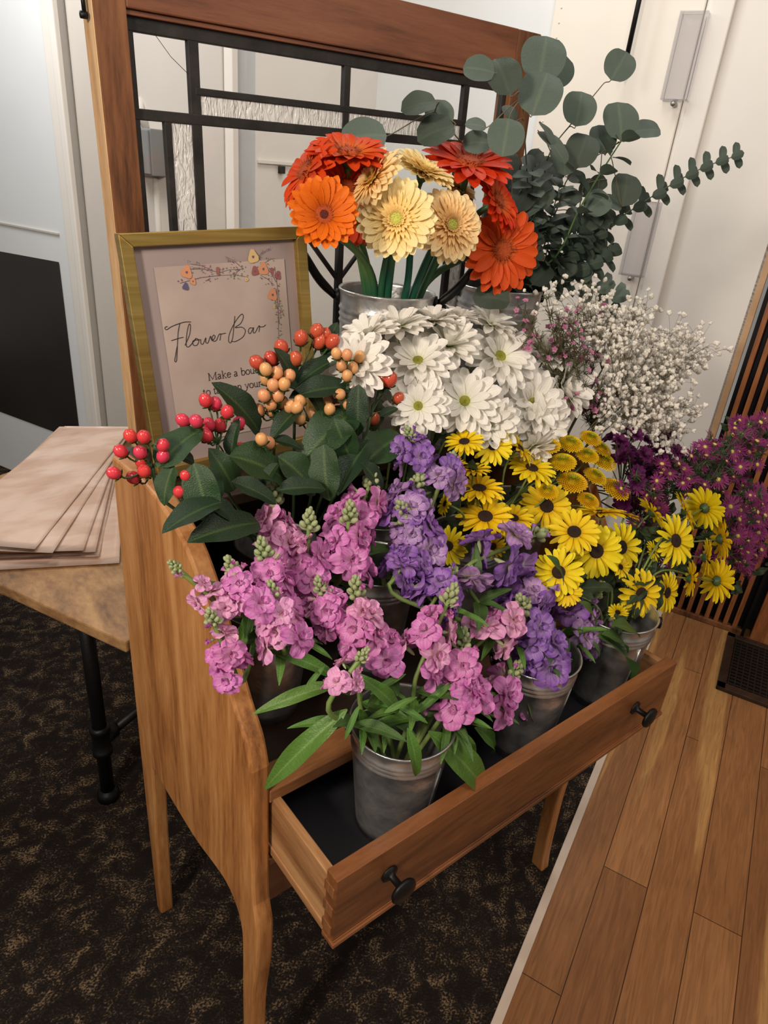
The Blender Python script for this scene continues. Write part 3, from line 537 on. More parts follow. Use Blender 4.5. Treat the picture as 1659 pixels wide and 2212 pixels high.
plab=['bottom sheet of the fanned blush paper sleeves on the table, reaching nearest the desk','second lowest blush paper sleeve in the fanned stack on the table','third blush paper sleeve up in the fanned stack, corner beside the dark gap','fourth blush paper sleeve up in the fanned stack, third from the top','second blush paper sleeve from the top of the fanned stack','topmost crinkled blush paper sleeve of the fanned stack on the table']
for k,pts in enumerate(fan):
    z0=ZTt+.004+k*.0058; Q=[PZ(u,v,z0) for u,v in pts]; mb=MB(); N_=26; rows=[];uv=[]
    rg=random.Random(k)
    for lay in (0,1):
        rows=[]
        for i in range(N_+1):
            a=i/N_; row=[]
            for j in range(N_+1):
                b_=j/N_; p=(Q[0]*(1-a)+Q[1]*a)*(1-b_)+(Q[3]*(1-a)+Q[2]*a)*b_
                e=min(a,1-a,b_)*2; p=p+V((0,0,(.0035+.0016*math.sin(a*9+k)*math.sin(b_*7+k*2)+.0011*math.sin(a*31+b_*9+k)*math.exp(-b_*6)+.0006*math.sin(a*13-b_*23+k*3))*min(1,e*5)*(1 if lay else 0)+(0.0008 if lay else 0))); row.append(p)
            rows.append(row)
        mb.grid(rows,0)
    n=N_+1; per=[i*n for i in range(n)]+[N_*n+j for j in range(1,n)]+[i*n+N_ for i in range(N_-1,-1,-1)]+[j for j in range(N_-1,0,-1)]
    for a_,b_ in zip(per,per[1:]+per[:1]): mb.f.append((a_,b_,b_+n*n,a_+n*n)); mb.m.append(1)
    o=mb.build('paper_sleeve',[M['paper'],M['paperedge']],None,True); tag(o,plab[k],'paper','fanned paper sleeves on the table')
# ---------------------------------------------------------------- buckets
def bucket(x,y,z0,h,r,lab,handle=False,tap=.72,ear=True,ang=0):
    t=thing('flower_bucket',(x,y,z0),lab,'bucket'); T=Mx.Translation((x,y,z0)); rb=r*tap
    def rr(z): return rb+(r-rb)*(z/h)
    pr=[(.0001,.004),(rb-.003,.004),(rb,0)]+[(rr(h*k/10),h*k/10) for k in range(1,8)]
    for zz in (.80,.84,.88): pr+=[(rr(h*zz)-.0002,h*(zz-.012)),(rr(h*zz)+.0016,h*zz),(rr(h*zz)-.0002,h*(zz+.012))]
    pr+=[(rr(h*.97),h*.97),(r+.0008,h*.985),(r+.0022,h*.995),(r+.0014,h+.001),(r-.001,h),(r-.0015,h*.98)]+[(rr(h*k/10)-.0014,h*k/10) for k in (9,7,5,3,1)]+[(.0001,.006)]
    mb=MB(); mb.lathe(pr,56,T); mb.build('bucket_body',M['metal'],t,True)
    mb=MB(); a=ang+PI*.75
    mb.tube([V((x+rr(h*q)*math.cos(a)*1.004,y+rr(h*q)*math.sin(a)*1.004,z0+h*q)) for q in (0.01,.25,.5,.78)],.0012,6); mb.build('seam',M['metal'],t,True)
    if ear:
        for s in (0,PI):
            a=ang+s; d=V((math.cos(a),math.sin(a),0)); c=V((x,y,z0+h*.93))+d*(r+.002)
            mb=MB(); mb.tube([c-d*.002+V((0,0,.004)),c+d*.0035+V((0,0,.004))],.0105,16); e=mb.build('handle_ear',M['ear'],t,True)
            mb=MB(); mb.tube([c+d*.003+V((0,0,.004)),c+d*.0055+V((0,0,.004))],.0042,12); mb.build('rivet',M['rivet'],e,True)
    if handle:
        for s_ in (0,PI):
            d=V((math.cos(ang+s_),math.sin(ang+s_),0)); c=V((x,y,z0+h*.93))+d*(r+.006); up=V((0,0,1))
            mb=MB(); mb.tube(bez(c,c+d*.008+up*.012,c+d*.03+up*.018,c+d*.05+up*.062,10),[.0045,.0055,.006,.0065,.007,.0072,.0072,.007,.0068,.006,.004],10); mb.build('side_handle',M['iron'],t,True,label='black curved side handle')
    return dict(c=V((x,y,0)),z0=z0,h=h,r=r)
BK={}
BK['pf']=bucket(.200,-.052,.633,.190,.071,'front metal bucket in the drawer holding pink stock flowers',ang=2.6)
BK['pm']=bucket(.475,-.052,.633,.190,.069,'middle metal bucket in the open drawer holding purple stock flowers',ang=2.7)
BK['yr']=bucket(.694,-.052,.633,.190,.069,'metal bucket at the right end of the drawer holding yellow daisies',ang=2.2)
BK['pl']=bucket(.106,.150,.7425,.190,.066,'metal bucket on the desk beside the left panel holding pink stock flowers')
BK['p2']=bucket(.300,.150,.7425,.190,.066,'metal bucket on the desk behind the pink stock holding purple stock')
BK['yu']=bucket(.500,.150,.7425,.190,.066,'metal bucket on the desk behind the purple stock holding yellow flowers')
BK['hy']=bucket(.200,.285,.7425,.190,.066,'metal bucket under the shelf at the left holding berry branches',ear=False)
BK['wh']=bucket(.410,.285,.7425,.190,.066,'metal bucket under the shelf holding white daisies',ear=False)
BK['ga']=bucket(.680,.195,.7425,.190,.066,'metal bucket at the right rear of the desk holding asters and filler',ear=False)
BK['ge']=bucket(.425,.335,1.0535,.252,.076,'tall metal bucket on the shelf holding the gerberas',handle=True,tap=.86,ang=-.62+PI)
BK['eu']=bucket(.690,.335,1.0535,.252,.076,'tall metal bucket on the shelf holding the eucalyptus',tap=.86,ang=-.62)
# ---------------------------------------------------------------- flowers
def stempath(bk,h,nd,n=14,spread=.72):
    b=BK[bk]; c=b['c']; d=V((h.x-c.x,h.y-c.y,0)); L_=d.length; d=d/max(L_,1e-4); rim=V((c.x,c.y,b['z0']+b['h']))+d*min(b['r']*spread,L_*.8)
    bot=V((c.x,c.y,b['z0']+.012))-d*b['r']*.3
    k=(h-rim).length
    t0=(rim-bot).normalized()
    return [bot.lerp(rim,i/3) for i in range(3)]+bez(rim,rim+t0*k*.35,h-nd*k*.33,h,n)
def stem(mbp,r=.0018,n=7,taper=.8): 
    mb=MB(); k=len(mbp); mb.tube(mbp,[r*(1-(1-taper)*i/k) for i in range(k)],n); return mb
def leafmesh(name,m,W=.42,fold=.15,curl=-.5,wavy=.0,nl=10,nw=6,pw=(.9,1.0),tip=2.2,round_=False):
    mb=MB(); P=[];uv=[]; y=0;z=0
    for i in range(nl+1):
        t=i/nl; e=.25+curl*t
        if i: y+=math.cos(e)/nl; z+=math.sin(e)/nl
        if round_: w=W*math.sqrt(max(.0,1-(2*t-1)**2))**.85
        else: w=W*(math.sin(PI*t**.8)**pw[0])
        w=max(w,.012)
        row=[]
        for j in range(nw+1):
            s=-1+2*j/nw; xx=s*w/2; row.append(V((xx,y,z+abs(s)*w*fold+wavy*math.sin(t*11+s*2)*abs(s)*w))); uv.append((j/nw,abs(s)*.9))
        P.append(row)
    mb.grid(P,0,uv); return mb.mesh(name,[m])
LM={'dark':leafmesh('leaf',M['leafd'],.42,.16,-.6,.05,12,pw=(.62,1)),'dark2':leafmesh('leaf',M['leafd2'],.56,.13,-.8,.07,12,pw=(.6,1)),'chrys':leafmesh('leaf',M['leafc'],.42,.12,-.8,.25,12,pw=(.7,1)),'long':leafmesh('leaf',M['leafb'],.165,.18,-.9,.12,14,pw=(.7,1)),'mid':leafmesh('leaf',M['leafm'],.26,.15,-.7,.08),
 'dollar':leafmesh('leaf',M['leafe'],.95,.05,-.5,.01,14,8,round_=True),'dollard':leafmesh('leaf',M['leafe2'],.88,.08,-.6,.02,12,6,round_=True),'baby':leafmesh('leaf',M['leafe'],.66,.12,-.5,.0,7,4,round_=True)}
def leaf(par,kind,base,tip,face,name='leaf'):
    d=tip-base; L_=d.length; y=d/L_; z=(face-y*face.dot(y)).normalized(); x=y.cross(z)
    me=LM[kind]; ln=.97
    m=Mx(((x.x,y.x,z.x),(x.y,y.y,z.y),(x.z,y.z,z.z))); return put(name,me,par,base,m,L_/ln)
# --- head meshes
def gerbera(mp,np_=22,double=False,seed=1,center='dark',cup=.2,wd=.155):
    rg=random.Random(seed); mb=MB()
    for row,(L_,e,k) in enumerate(((.46,cup-.05,np_),(.42,cup+.12,np_))):
        for i in range(k): petal(mb,2*PI*(i+.5*row)/k+rg.uniform(-.04,.04),.06,L_*rg.uniform(.92,1.04)-.0,wd,e+rg.uniform(-.08,.08),e-.3+rg.uniform(-.12,.12),.16,6,4,6,.45,z0=.01*row,rg=rg)
    mi=1
    if double:
        for ring,(L_,e,k,r0) in enumerate(((.33,.32,26,.06),(.25,.55,24,.06),(.17,.8,22,.055),(.11,1.05,18,.05))):
            for i in range(k): petal(mb,2*PI*(i+.3*ring)/k+rg.uniform(-.08,.08),r0,L_*rg.uniform(.85,1.1),.055,e+rg.uniform(-.1,.1),e-.25,.25,4,2,5,.5,z0=.02+.01*ring,mi=1,rg=rg)
    pm=mb.mesh('petals',[mp,M['creami']])
    cb=MB()
    if center=='dark':
        cb.lathe([(.16,.03),(.15,.055),(.1,.07),(.05,.062)],20,mi=1); cb.lathe([(.06,.064),(.045,.078),(.0001,.07)],16,mi=0)
        for i in range(120):
            a=rg.random()*2*PI; r=rg.uniform(.06,.19); petal(cb,a,r,.07,.018,1.1,.5,.1,2,1,5,.6,z0=.045,mi=1,rg=rg)
        cm=cb.mesh('flower_heart',[M['darkc'],M['orangec']])
    elif center=='orange':
        cb.lathe([(.13,.03),(.12,.06),(.07,.075),(.0001,.065)],18)
        for i in range(60):
            a=rg.random()*2*PI; r=rg.uniform(.04,.13); petal(cb,a,r,.06,.016,1.2,.6,.1,2,1,5,.6,z0=.05,mi=0,rg=rg)
        cm=cb.mesh('flower_heart',[M['orangec']])
    else:
        cb.lathe([(.1,.05),(.09,.085),(.05,.1),(.0001,.09)],18)
        for i in range(50):
            a=i*2.4; r=.09*math.sqrt(i/50); petal(cb,a,r,.05,.022,1.3,.9,.2,2,1,4,.7,z0=.07,mi=0,rg=rg)
        cm=cb.mesh('flower_heart',[M['greenc']])
    bb=MB(); bb.lathe([(.035,-.14),(.06,-.11),(.1,-.05),(.12,0.0),(.05,.03)],16)
    for i in range(16): petal(bb,2*PI*i/16,.09,.09,.05,.5,.2,.1,2,1,3,.8,z0=-.05,rg=rg)
    return pm,cm,bb.mesh('calyx',[M['stemd']])
def daisy(mp,disc,rows,seed,dr=.11,dz=.05,nw=3):
    rg=random.Random(seed); mb=MB()
    for (k,L_,W_,e0,e1,r0,z0) in rows:
        for i in range(k): petal(mb,2*PI*(i+rg.uniform(-.25,.25))/k+r0*3+z0*9,r0,L_*rg.uniform(.88,1.06),W_*rg.uniform(.85,1.1),e0+rg.uniform(-.12,.12),e1+rg.uniform(-.16,.16),.2,5,nw,6,.5,z0=z0,rg=rg)
    pm=mb.mesh('petals',[mp]); cb=MB(); cb.lathe([(dr,.0),(dr,dz*.6),(dr*.75,dz),(dr*.35,dz*.92),(.0001,dz*.8)],18)
    for i in range(60):
        a=i*2.4; r=dr*.95*math.sqrt((i+.5)/60); ball(cb,(r*math.cos(a),r*math.sin(a),dz*.95-.02*(r/dr)),.011,5,3)
    cm=cb.mesh('disc',[disc]); bb=MB(); bb.lathe([(.03,-.09),(.07,-.07),(.11,-.02),(.12,.01)],12)
    return pm,cm,bb.mesh('calyx',[M['stemd']])
HD={'orange':[gerbera(M['orange'],21,seed=5,center='dark',cup=.62)],
'red':[gerbera(M['red'],17,seed=2,center='orange',cup=.25),gerbera(M['red'],16,seed=8,center='orange',cup=.1)],
'orangered':[gerbera(M['redtip'],20,seed=12,center='orange',cup=.25)],
'cream':[gerbera(M['cream'],24,True,seed=3,center='green',cup=.12),gerbera(M['cream'],24,True,seed=4,center='green',cup=.3)],
'white':[daisy(M['white'],M['greend'],((16,.45,.175,.12,-.15,.08,0),(15,.42,.17,.4,.15,.07,.015),(11,.34,.15,.75,.45,.06,.03)),s,.095) for s in (1,2)]+[daisy(M['white'],M['greend'],((15,.44,.175,.25,.0,.08,0),(14,.42,.17,.55,.4,.07,.015),(11,.37,.15,.95,.7,.06,.03),(6,.27,.12,1.2,1.3,.04,.03)),s,.06) for s in (3,)],
'yellow':[daisy(M['yellow'],M['browndisc'],((17,.38,.115,.1,-.2,.11,0),(14,.35,.11,.3,.0,.11,.015)),s,.125,.05) for s in (11,12,13)]}
def button(seed):
    rg=random.Random(seed); mb=MB(); mb.lathe([(.05,-.16),(.25,-.08),(.34,-.03),(.30,.06),(.2,.13),(.0001,.16)],20)
    N_=230
    for i in range(N_):
        q=(i+.5)/N_; r=.47*math.sqrt(q)**.9; a=i*2.39996; tilt=1.45-1.35*q; z=.22*math.sqrt(max(0,1-(r/.5)**2))-.01
        petal(mb,a,max(.005,r-.03),.095,.07,tilt,tilt-.7,.35,2,2,4,.7,z0=z-.04,mi=1 if q<.16 else 0,rg=rg)
    return mb.mesh('petals',[M['button'],M['buttong']])
BT=[button(1),button(2)]
def floret(m,seed,inner=True):
    rg=random.Random(seed); mb=MB()
    k=rg.choice((5,6,6))
    for i in range(k): petal(mb,2*PI*i/k+rg.uniform(-.15,.15),.03,.48*rg.uniform(.9,1.08),.46,.3+rg.uniform(-.15,.3),-.45+rg.uniform(-.35,.4),.12,5,5,7,.28,ruf=.17,rg=rg)
    k=rg.choice((5,6))
    for i in range(k): petal(mb,2*PI*(i+.5)/k+rg.uniform(-.2,.2),.02,.36*rg.uniform(.85,1.1),.30,.75+rg.uniform(-.15,.2),.1+rg.uniform(-.2,.3),.14,4,4,6,.3,z0=.03,ruf=.2,rg=rg)
    for i in range(5): petal(mb,2*PI*i/5+rg.random(),.01,.22,.17,1.25,.7+rg.uniform(0,.5),.3,4,3,5,.4,z0=.02,ruf=.15,rg=rg)
    bb=MB(); mb.lathe([(.015,-.28),(.04,-.22),(.055,-.08),(.03,.0)],7,mi=1)
    return mb.mesh('floret',[m,M['bud']])
def halfopen(m,seed):
    rg=random.Random(seed); mb=MB()
    for i in range(5): petal(mb,2*PI*i/5,.05,.42,.30,1.25,1.15+rg.uniform(-.3,.3),.35,4,4,5,.5,ruf=.1,rg=rg)
    for i in range(4): petal(mb,2*PI*i/4+.4,.03,.38,.22,1.4,1.3,.4,4,3,5,.5,ruf=.1,rg=rg)
    mb.lathe([(.02,-.3),(.07,-.15),(.09,0),(.06,.14)],8,mi=1)
    return mb.mesh('floret',[m,M['bud']])
FL={k:[floret(M[k],s) for s in (1,2,3,4)] for k in ('pink','palepink','purple','lilac')}
HO={k:[halfopen(M[k],s) for s in (1,2)] for k in ('pink','palepink','purple','lilac')}
def budcluster(seed):
    rg=random.Random(seed); mb=MB()
    for i in range(17):
        a=i*2.4; q=i/17; r=.38*(1-q)**.6*.9; z=-.55+1.0*q; d=V((math.cos(a)*(1-q*.8),math.sin(a)*(1-q*.8),.55+q)).normalized()
        p=V((math.cos(a)*r,math.sin(a)*r,z)); s=.155*(1-.35*q)*rg.uniform(.85,1.15)
        T=zrot(d).to_4x4(); ball(mb,p,s,8,6,1.45,0,T); mb.tube([V((0,0,z-.25)),p],.035,4,0,False)
    return mb.mesh('bud_cluster',[M['bud']])
BC=[budcluster(i) for i in (1,2,3)]
def berry(m,seed):
    mb=MB(); mb.lathe([(.0001,-.5),(.22,-.46),(.36,-.3),(.43,-.05),(.42,.18),(.32,.38),(.14,.52),(.04,.56),(.02,.64),(.0001,.66)],16)
    rg=random.Random(seed)
    for i in range(5): petal(mb,2*PI*i/5,.08,.5,.34,-.05,.75,.1,3,2,2.5,.6,z0=-.54,mi=1,rg=rg)
    mb.tube([V((0,0,-.5)),V((0,0,-1.0))],.07,5,1,False)
    return mb.mesh('berry',[m,M['leafm']])
BE={k:berry(M[k],1) for k in ('coral','redb','peachb')}
def ylin(v,v1,y1,v2,y2): return y1+(y2-y1)*(v-v1)/(v2-v1)
def flower(name,cat,group,bk,kind,u,v,Y,d,px,label,sr=.0018,smat='stem',var=None,grp=True,ext=0):
    h=PY(u,v,Y); nd=dirn(*d); s=px*axial(h)/FPX
    path=stempath(bk,h-nd*s*.08,nd); t=thing(name,path[0],label,cat,group)
    hs=HD[kind]; pm,cm,bm=hs[(var if var is not None else rnd.randrange(len(hs)))%len(hs)]
    rot=zrot(nd,rnd.random()*6)
    pp=put('petals',pm,t,h,rot,s); put('flower_heart' if 'gerb' in name else 'disc',cm,t,h,rot,s); put('calyx',bm,t,h,rot,s)
    stem(path,sr,8).build('stem',M[smat],t,True)
    if name in('yellow_daisy','white_daisy'):
        for k in range(3 if name=='yellow_daisy' else 2):
            p=path[rnd.randrange(6,len(path)-3)]; o=V((rnd.uniform(-1,1),rnd.uniform(-.6,.8),rnd.uniform(-.5,.3))).normalized(); leaf(t,'chrys',p,p+o*rnd.uniform(.035,.06),V((-.3,-.4,1)))
    return t
# gerberas
gg='gerberas in the tall metal bucket'
for kind,u,v,Y,d,px,lab in (
 ('orange',700,466,.20,(.12,-.1,1),152,'bright orange gerbera with a dark eye nearest the gold frame'),
 ('red',664,372,.29,(-.62,.28,.55),160,'red gerbera at the far left of the bunch tilted away'),
 ('orangered',752,336,.27,(.08,.70,.66),178,'orange red gerbera facing upward at the top left of the bunch'),
 ('red',748,405,.27,(.25,.05,.8),140,'red gerbera tucked between the orange eyed one and the cream ones'),
 ('red',772,470,.29,(.1,-.35,.8),110,'red gerbera mostly hidden behind the big cream one with only edges showing'),
 ('red',1012,358,.27,(.12,.62,.72),190,'red gerbera facing upward at the top right of the bunch'),
 ('orangered',1072,436,.245,(.7,.2,.55),135,'red and yellow tinged gerbera seen from the side above the lowest one'),
 ('red',1082,540,.24,(.35,-.28,.85),172,'large red gerbera drooping lowest at the right of the bunch'),
 ('cream',856,476,.20,(-.02,-.12,1),162,'large cream gerbera with green heart facing the viewer in the centre'),
 ('cream',972,488,.22,(.32,-.12,.9),146,'cream gerbera turned slightly right beside the large central one'),
 ('cream',808,390,.235,(-.66,.38,.6),145,'cream gerbera turned left, edge on, above the large central one'),
 ('cream',915,374,.265,(.35,.6,.55),140,'cream gerbera seen from behind its petals at the top of the bunch'),
 ('cream',985,405,.30,(.3,.55,.5),90,'small peach tinted cream gerbera peeking out under the top right red one')):
    flower('gerbera','gerbera',gg,'ge',kind,u,v,Y,d,px*1.06,lab,.006,'stemg')
# white daisies
gg='white daisies in the middle'
for u,v,d,px,lab in (
 (768,790,(-.3,.1,.9),140,'white daisy half hidden by the peach berries at the left edge'),
 (795,725,(-.3,.65,.5),125,'white daisy at the top left of its bunch just above the berries'),
 (862,706,(-.05,.75,.5),125,'white daisy directly below the gerbera bucket rim'),
 (903,782,(-.05,.42,.8),135,'white daisy with half its green eye showing, left of centre'),
 (903,878,(0,.05,1),122,'white daisy with full round green eye at the lower left'),
 (1003,868,(.02,.15,1),142,'large white daisy with green eye low in the centre of the bunch'),
 (968,745,(.1,.5,.75),135,'white daisy in the upper middle of the bunch with upright petals'),
 (935,694,(.05,.8,.4),110,'white daisy at the top middle of the bunch, left of the shaded one'),
 (1052,912,(.1,-.1,.95),128,'white daisy with green eye hanging just above the yellow daisies'),
 (1078,772,(.3,.25,.85),148,'full white daisy right of centre'),
 (1060,702,(.3,.65,.4),112,'shaded white daisy at the back beside the eucalyptus bucket'),
 (1182,762,(.2,.6,.6),112,'white daisy at the top right of the bunch standing alone'),
 (1148,872,(.35,.05,.85),145,'white daisy lower right of the bunch with layered petals'),
 (1212,836,(.6,.0,.75),145,'white daisy at the far right of the bunch turned toward the filler'),
 (1168,918,(.4,-.35,.8),125,'white daisy lowest at the right above the golden buttons'),
 (990,688,(.2,.85,.3),90,'small white daisy at the very back top of the bunch'),
 (1150,965,(.4,-.7,.5),95,'shaded white daisy drooping behind the yellow ones')):
    flower('white_daisy','daisy',gg,'wh','white',u,v,ylin(v,690,.24,960,.13),d,px*1.14,lab,.002,'stem')
# yellow daisies
gg='yellow daisies with brown eyes'
yel=(
 ('yu',1064,962,(0,.15,1),86,'yellow daisy highest in the middle, just under the lowest white daisy'),
 ('yu',1003,955,(-.1,.6,.55),84,'yellow daisy tilted up at the top left of the yellow ones'),
 ('yu',1122,968,(.6,.5,.3),86,'yellow daisy seen sideways behind the highest one'),
 ('yu',1148,1012,(.2,.72,.6),104,'yellow daisy tilted up, left of the golden buttons'),
 ('yu',1035,1056,(0,.80,.5),112,'yellow daisy facing upward above a similar one at the left'),
 ('yu',1048,1117,(0,.62,.72),118,'yellow daisy facing upward with its brown eye showing, lower left'),
 ('yu',1180,1094,(.05,.3,.9),112,'yellow daisy facing forward in the centre below the golden buttons'),
 ('yu',1108,1120,(.1,.65,.5),92,'yellow daisy half hidden left of the central forward facing one'),
 ('yu',1075,1145,(.1,-.3,.8),60,'small yellow daisy hanging below the upward facing ones'),
 ('yu',968,1180,(-.2,.15,.9),84,'yellow daisy poking out between lilac stock at the left'),
 ('yu',1065,1180,(.0,.0,.9),56,'small shaded yellow daisy just above the purple stock'),
 ('yu',1022,1015,(0,.85,.3),78,'yellow daisy seen from its edge behind the top left ones'),
 ('yu',978,1008,(-.3,.7,.3),62,'small yellow daisy touching the lilac stock buds'),
 ('yu',962,1088,(-.8,.3,.3),52,'sliver of a yellow daisy beside the purple stock'),
 ('yr',1240,1150,(-.1,.5,.8),108,'yellow daisy tilted up behind the large forward one'),
 ('yr',1287,1190,(.08,.02,1),118,'largest forward facing yellow daisy with a round brown eye'),
 ('yr',1342,1182,(.5,.05,.85),108,'yellow daisy tucked right behind the largest forward one'),
 ('yr',1206,1236,(-.05,.15,1),106,'yellow daisy directly above the purple stock buds'),
 ('yr',1298,1108,(0,1,.12),108,'yellow daisy seen flat from its edge under the golden buttons'),
 ('yr',1350,1112,(.3,.9,.1),62,'small yellow daisy at the end of the flat edge on one'),
 ('yr',1408,1108,(.75,.6,.12),80,'yellow daisy in profile on its own stem right of the buttons'),
 ('yr',1458,1168,(.42,.1,.85),110,'forward facing yellow daisy with brown eye at the right'),
 ('yr',1480,1105,(.8,.35,.35),88,'yellow daisy turned right above the right forward facing one'),
 ('yr',1522,1098,(.75,.25,-.4),92,'yellow daisy showing its green back at the top right'),
 ('yr',1556,1165,(.92,.1,.12),92,'yellow daisy in profile at the far right edge'),
 ('yr',1524,1205,(.85,-.1,.3),84,'yellow daisy turned away between the far right ones'),
 ('yr',1548,1255,(.8,-.1,-.25),92,'yellow daisy showing its back, lowest at the far right'),
 ('yr',1384,1282,(.25,-.05,.95),100,'yellow daisy above the right drawer bucket rim'),
 ('yr',1440,1280,(.6,-.1,.75),88,'yellow daisy beside the one above the bucket rim, turned right'),
 ('yr',1490,1250,(.85,-.1,.2),78,'yellow daisy in profile between the low right ones'),
 ('yr',1340,1225,(.3,.2,.6),48,'small half open yellow daisy in the middle of the stems'),
 ('yr',1410,1190,(.5,.2,.5),46,'small half open yellow daisy behind the right forward one'),
 ('yr',1225,1278,(0,.1,.9),66,'yellow daisy partly hidden by lilac stock'),
 ('yr',1335,1322,(-.4,-.3,.6),42,'tiny yellow bud flower at the bucket rim'))
for bk,u,v,d,px,lab in yel:
    Y=ylin(v,940,.13,1180,.055) if bk=='yu' else ylin(v,1090,.035,1320,-.075)-(.02 if u>1440 else 0)
    flower('yellow_daisy','daisy',gg,bk,'yellow',u,v,Y,d,px*1.1,lab,.0021,'stem')
# golden buttons
gg='golden button chrysanthemums'
for u,v,px,lab in ((1275,948,50,'golden button flower highest of its group'),(1232,960,56,'golden button flower just left of the highest one'),(1185,965,52,'golden button flower touching the white daisies'),
 (1216,1000,58,'golden button flower with green heart at the upper left of its group'),(1268,985,52,'golden button flower in the middle top of its group'),(1298,970,48,'golden button flower at the rear right below the highest one'),
 (1302,997,60,'golden button flower with flat top at the right'),(1285,1030,54,'golden button flower in the very middle of its group'),(1236,1043,66,'large golden button flower with green heart at the lower left'),
 (1328,1058,66,'golden button flower lowest at the right with green heart'),(1270,1082,50,'dark golden button flower low behind the others'),(1182,1062,50,'golden button flower peeking above the central yellow daisy')):
    h=PY(u,v,ylin(v,940,.13,1080,.07)); s=px*axial(h)/FPX; nd=dirn(.12+rnd.uniform(-.1,.1)+(u-1250)/300,.62,.62); path=stempath('yu',h-nd*s*.15,nd)
    t=thing('button_chrysanthemum',path[0],lab,'chrysanthemum',gg); put('petals',rnd.choice(BT),t,h,zrot(nd,rnd.random()*6),s); stem(path,.0017,7).build('stem',M['stem'],t,True)
# stocks
def stock(bk,col,tip,bot,Yt,Yb,n,px,label,alt=None,leaves=0,tipdir=None):
    T0=PY(*tip,Yt); B0=PY(*bot,Yb); ax=(T0-B0); L_=ax.length; a=ax/L_
    path=stempath(bk,B0,a,10); full=path+[B0.lerp(T0,i/5) for i in range(1,6)]
    t=thing('pink_stock' if col in('pink','palepink') else 'purple_stock',path[0],label,'stock flower','pink stock flowers' if col in('pink','palepink') else 'purple stock flowers')
    stem(full,.0037,8,.75).build('stem',M['stem'],t,True)
    sc_=axial(T0)/FPX
    put('bud_cluster',rnd.choice(BC),t,T0,zrot(a,rnd.random()*6),px*sc_*.56)
    sd=a.orthogonal().normalized(); sd2=a.cross(sd); ph=rnd.random()*6
    toc=(CAM-B0).normalized()
    for i in range(n):
        q=(i+.5)/n; g=-.06+.78*q; ang=ph+i*2.4; o=(sd*math.cos(ang)+sd2*math.sin(ang))
        if o.dot(toc)<-.35: o=(o+toc*.9).normalized()
        nd=(o+a*.35+toc*.15).normalized(); s=px*1.22*sc_*(1.0-.30*q)*rnd.uniform(.85,1.15)
        c=B0+ax*g+nd*s*rnd.uniform(.30,.52); k=alt if (alt and rnd.random()<.35) else col
        me=rnd.choice(FL[k]) if q<.9 else rnd.choice(HO[k]); 
        if q>=.9: s*=.6
        put('floret',me,t,c,zrot(nd,rnd.random()*6),s)
    for i in range(2):
        ang=rnd.random()*6; o=(sd*math.cos(ang)+sd2*math.sin(ang)); p=B0+ax*rnd.uniform(.72,.88); nd=(o*.8+a).normalized(); q=p+nd*px*sc_*.3
        put('floret',rnd.choice(HO[col]),t,q,zrot(nd,1),px*sc_*.36)
    for i in range(leaves):
        j=rnd.randrange(5,10); p=path[min(j,len(path)-1)]; o=V((rnd.uniform(-1,1),rnd.uniform(-1,.3),rnd.uniform(-.1,.5))).normalized(); leaf(t,rnd.choice(('mid','long')),p,p+o*rnd.uniform(.05,.085),V((0,-.3,1)))
    return t
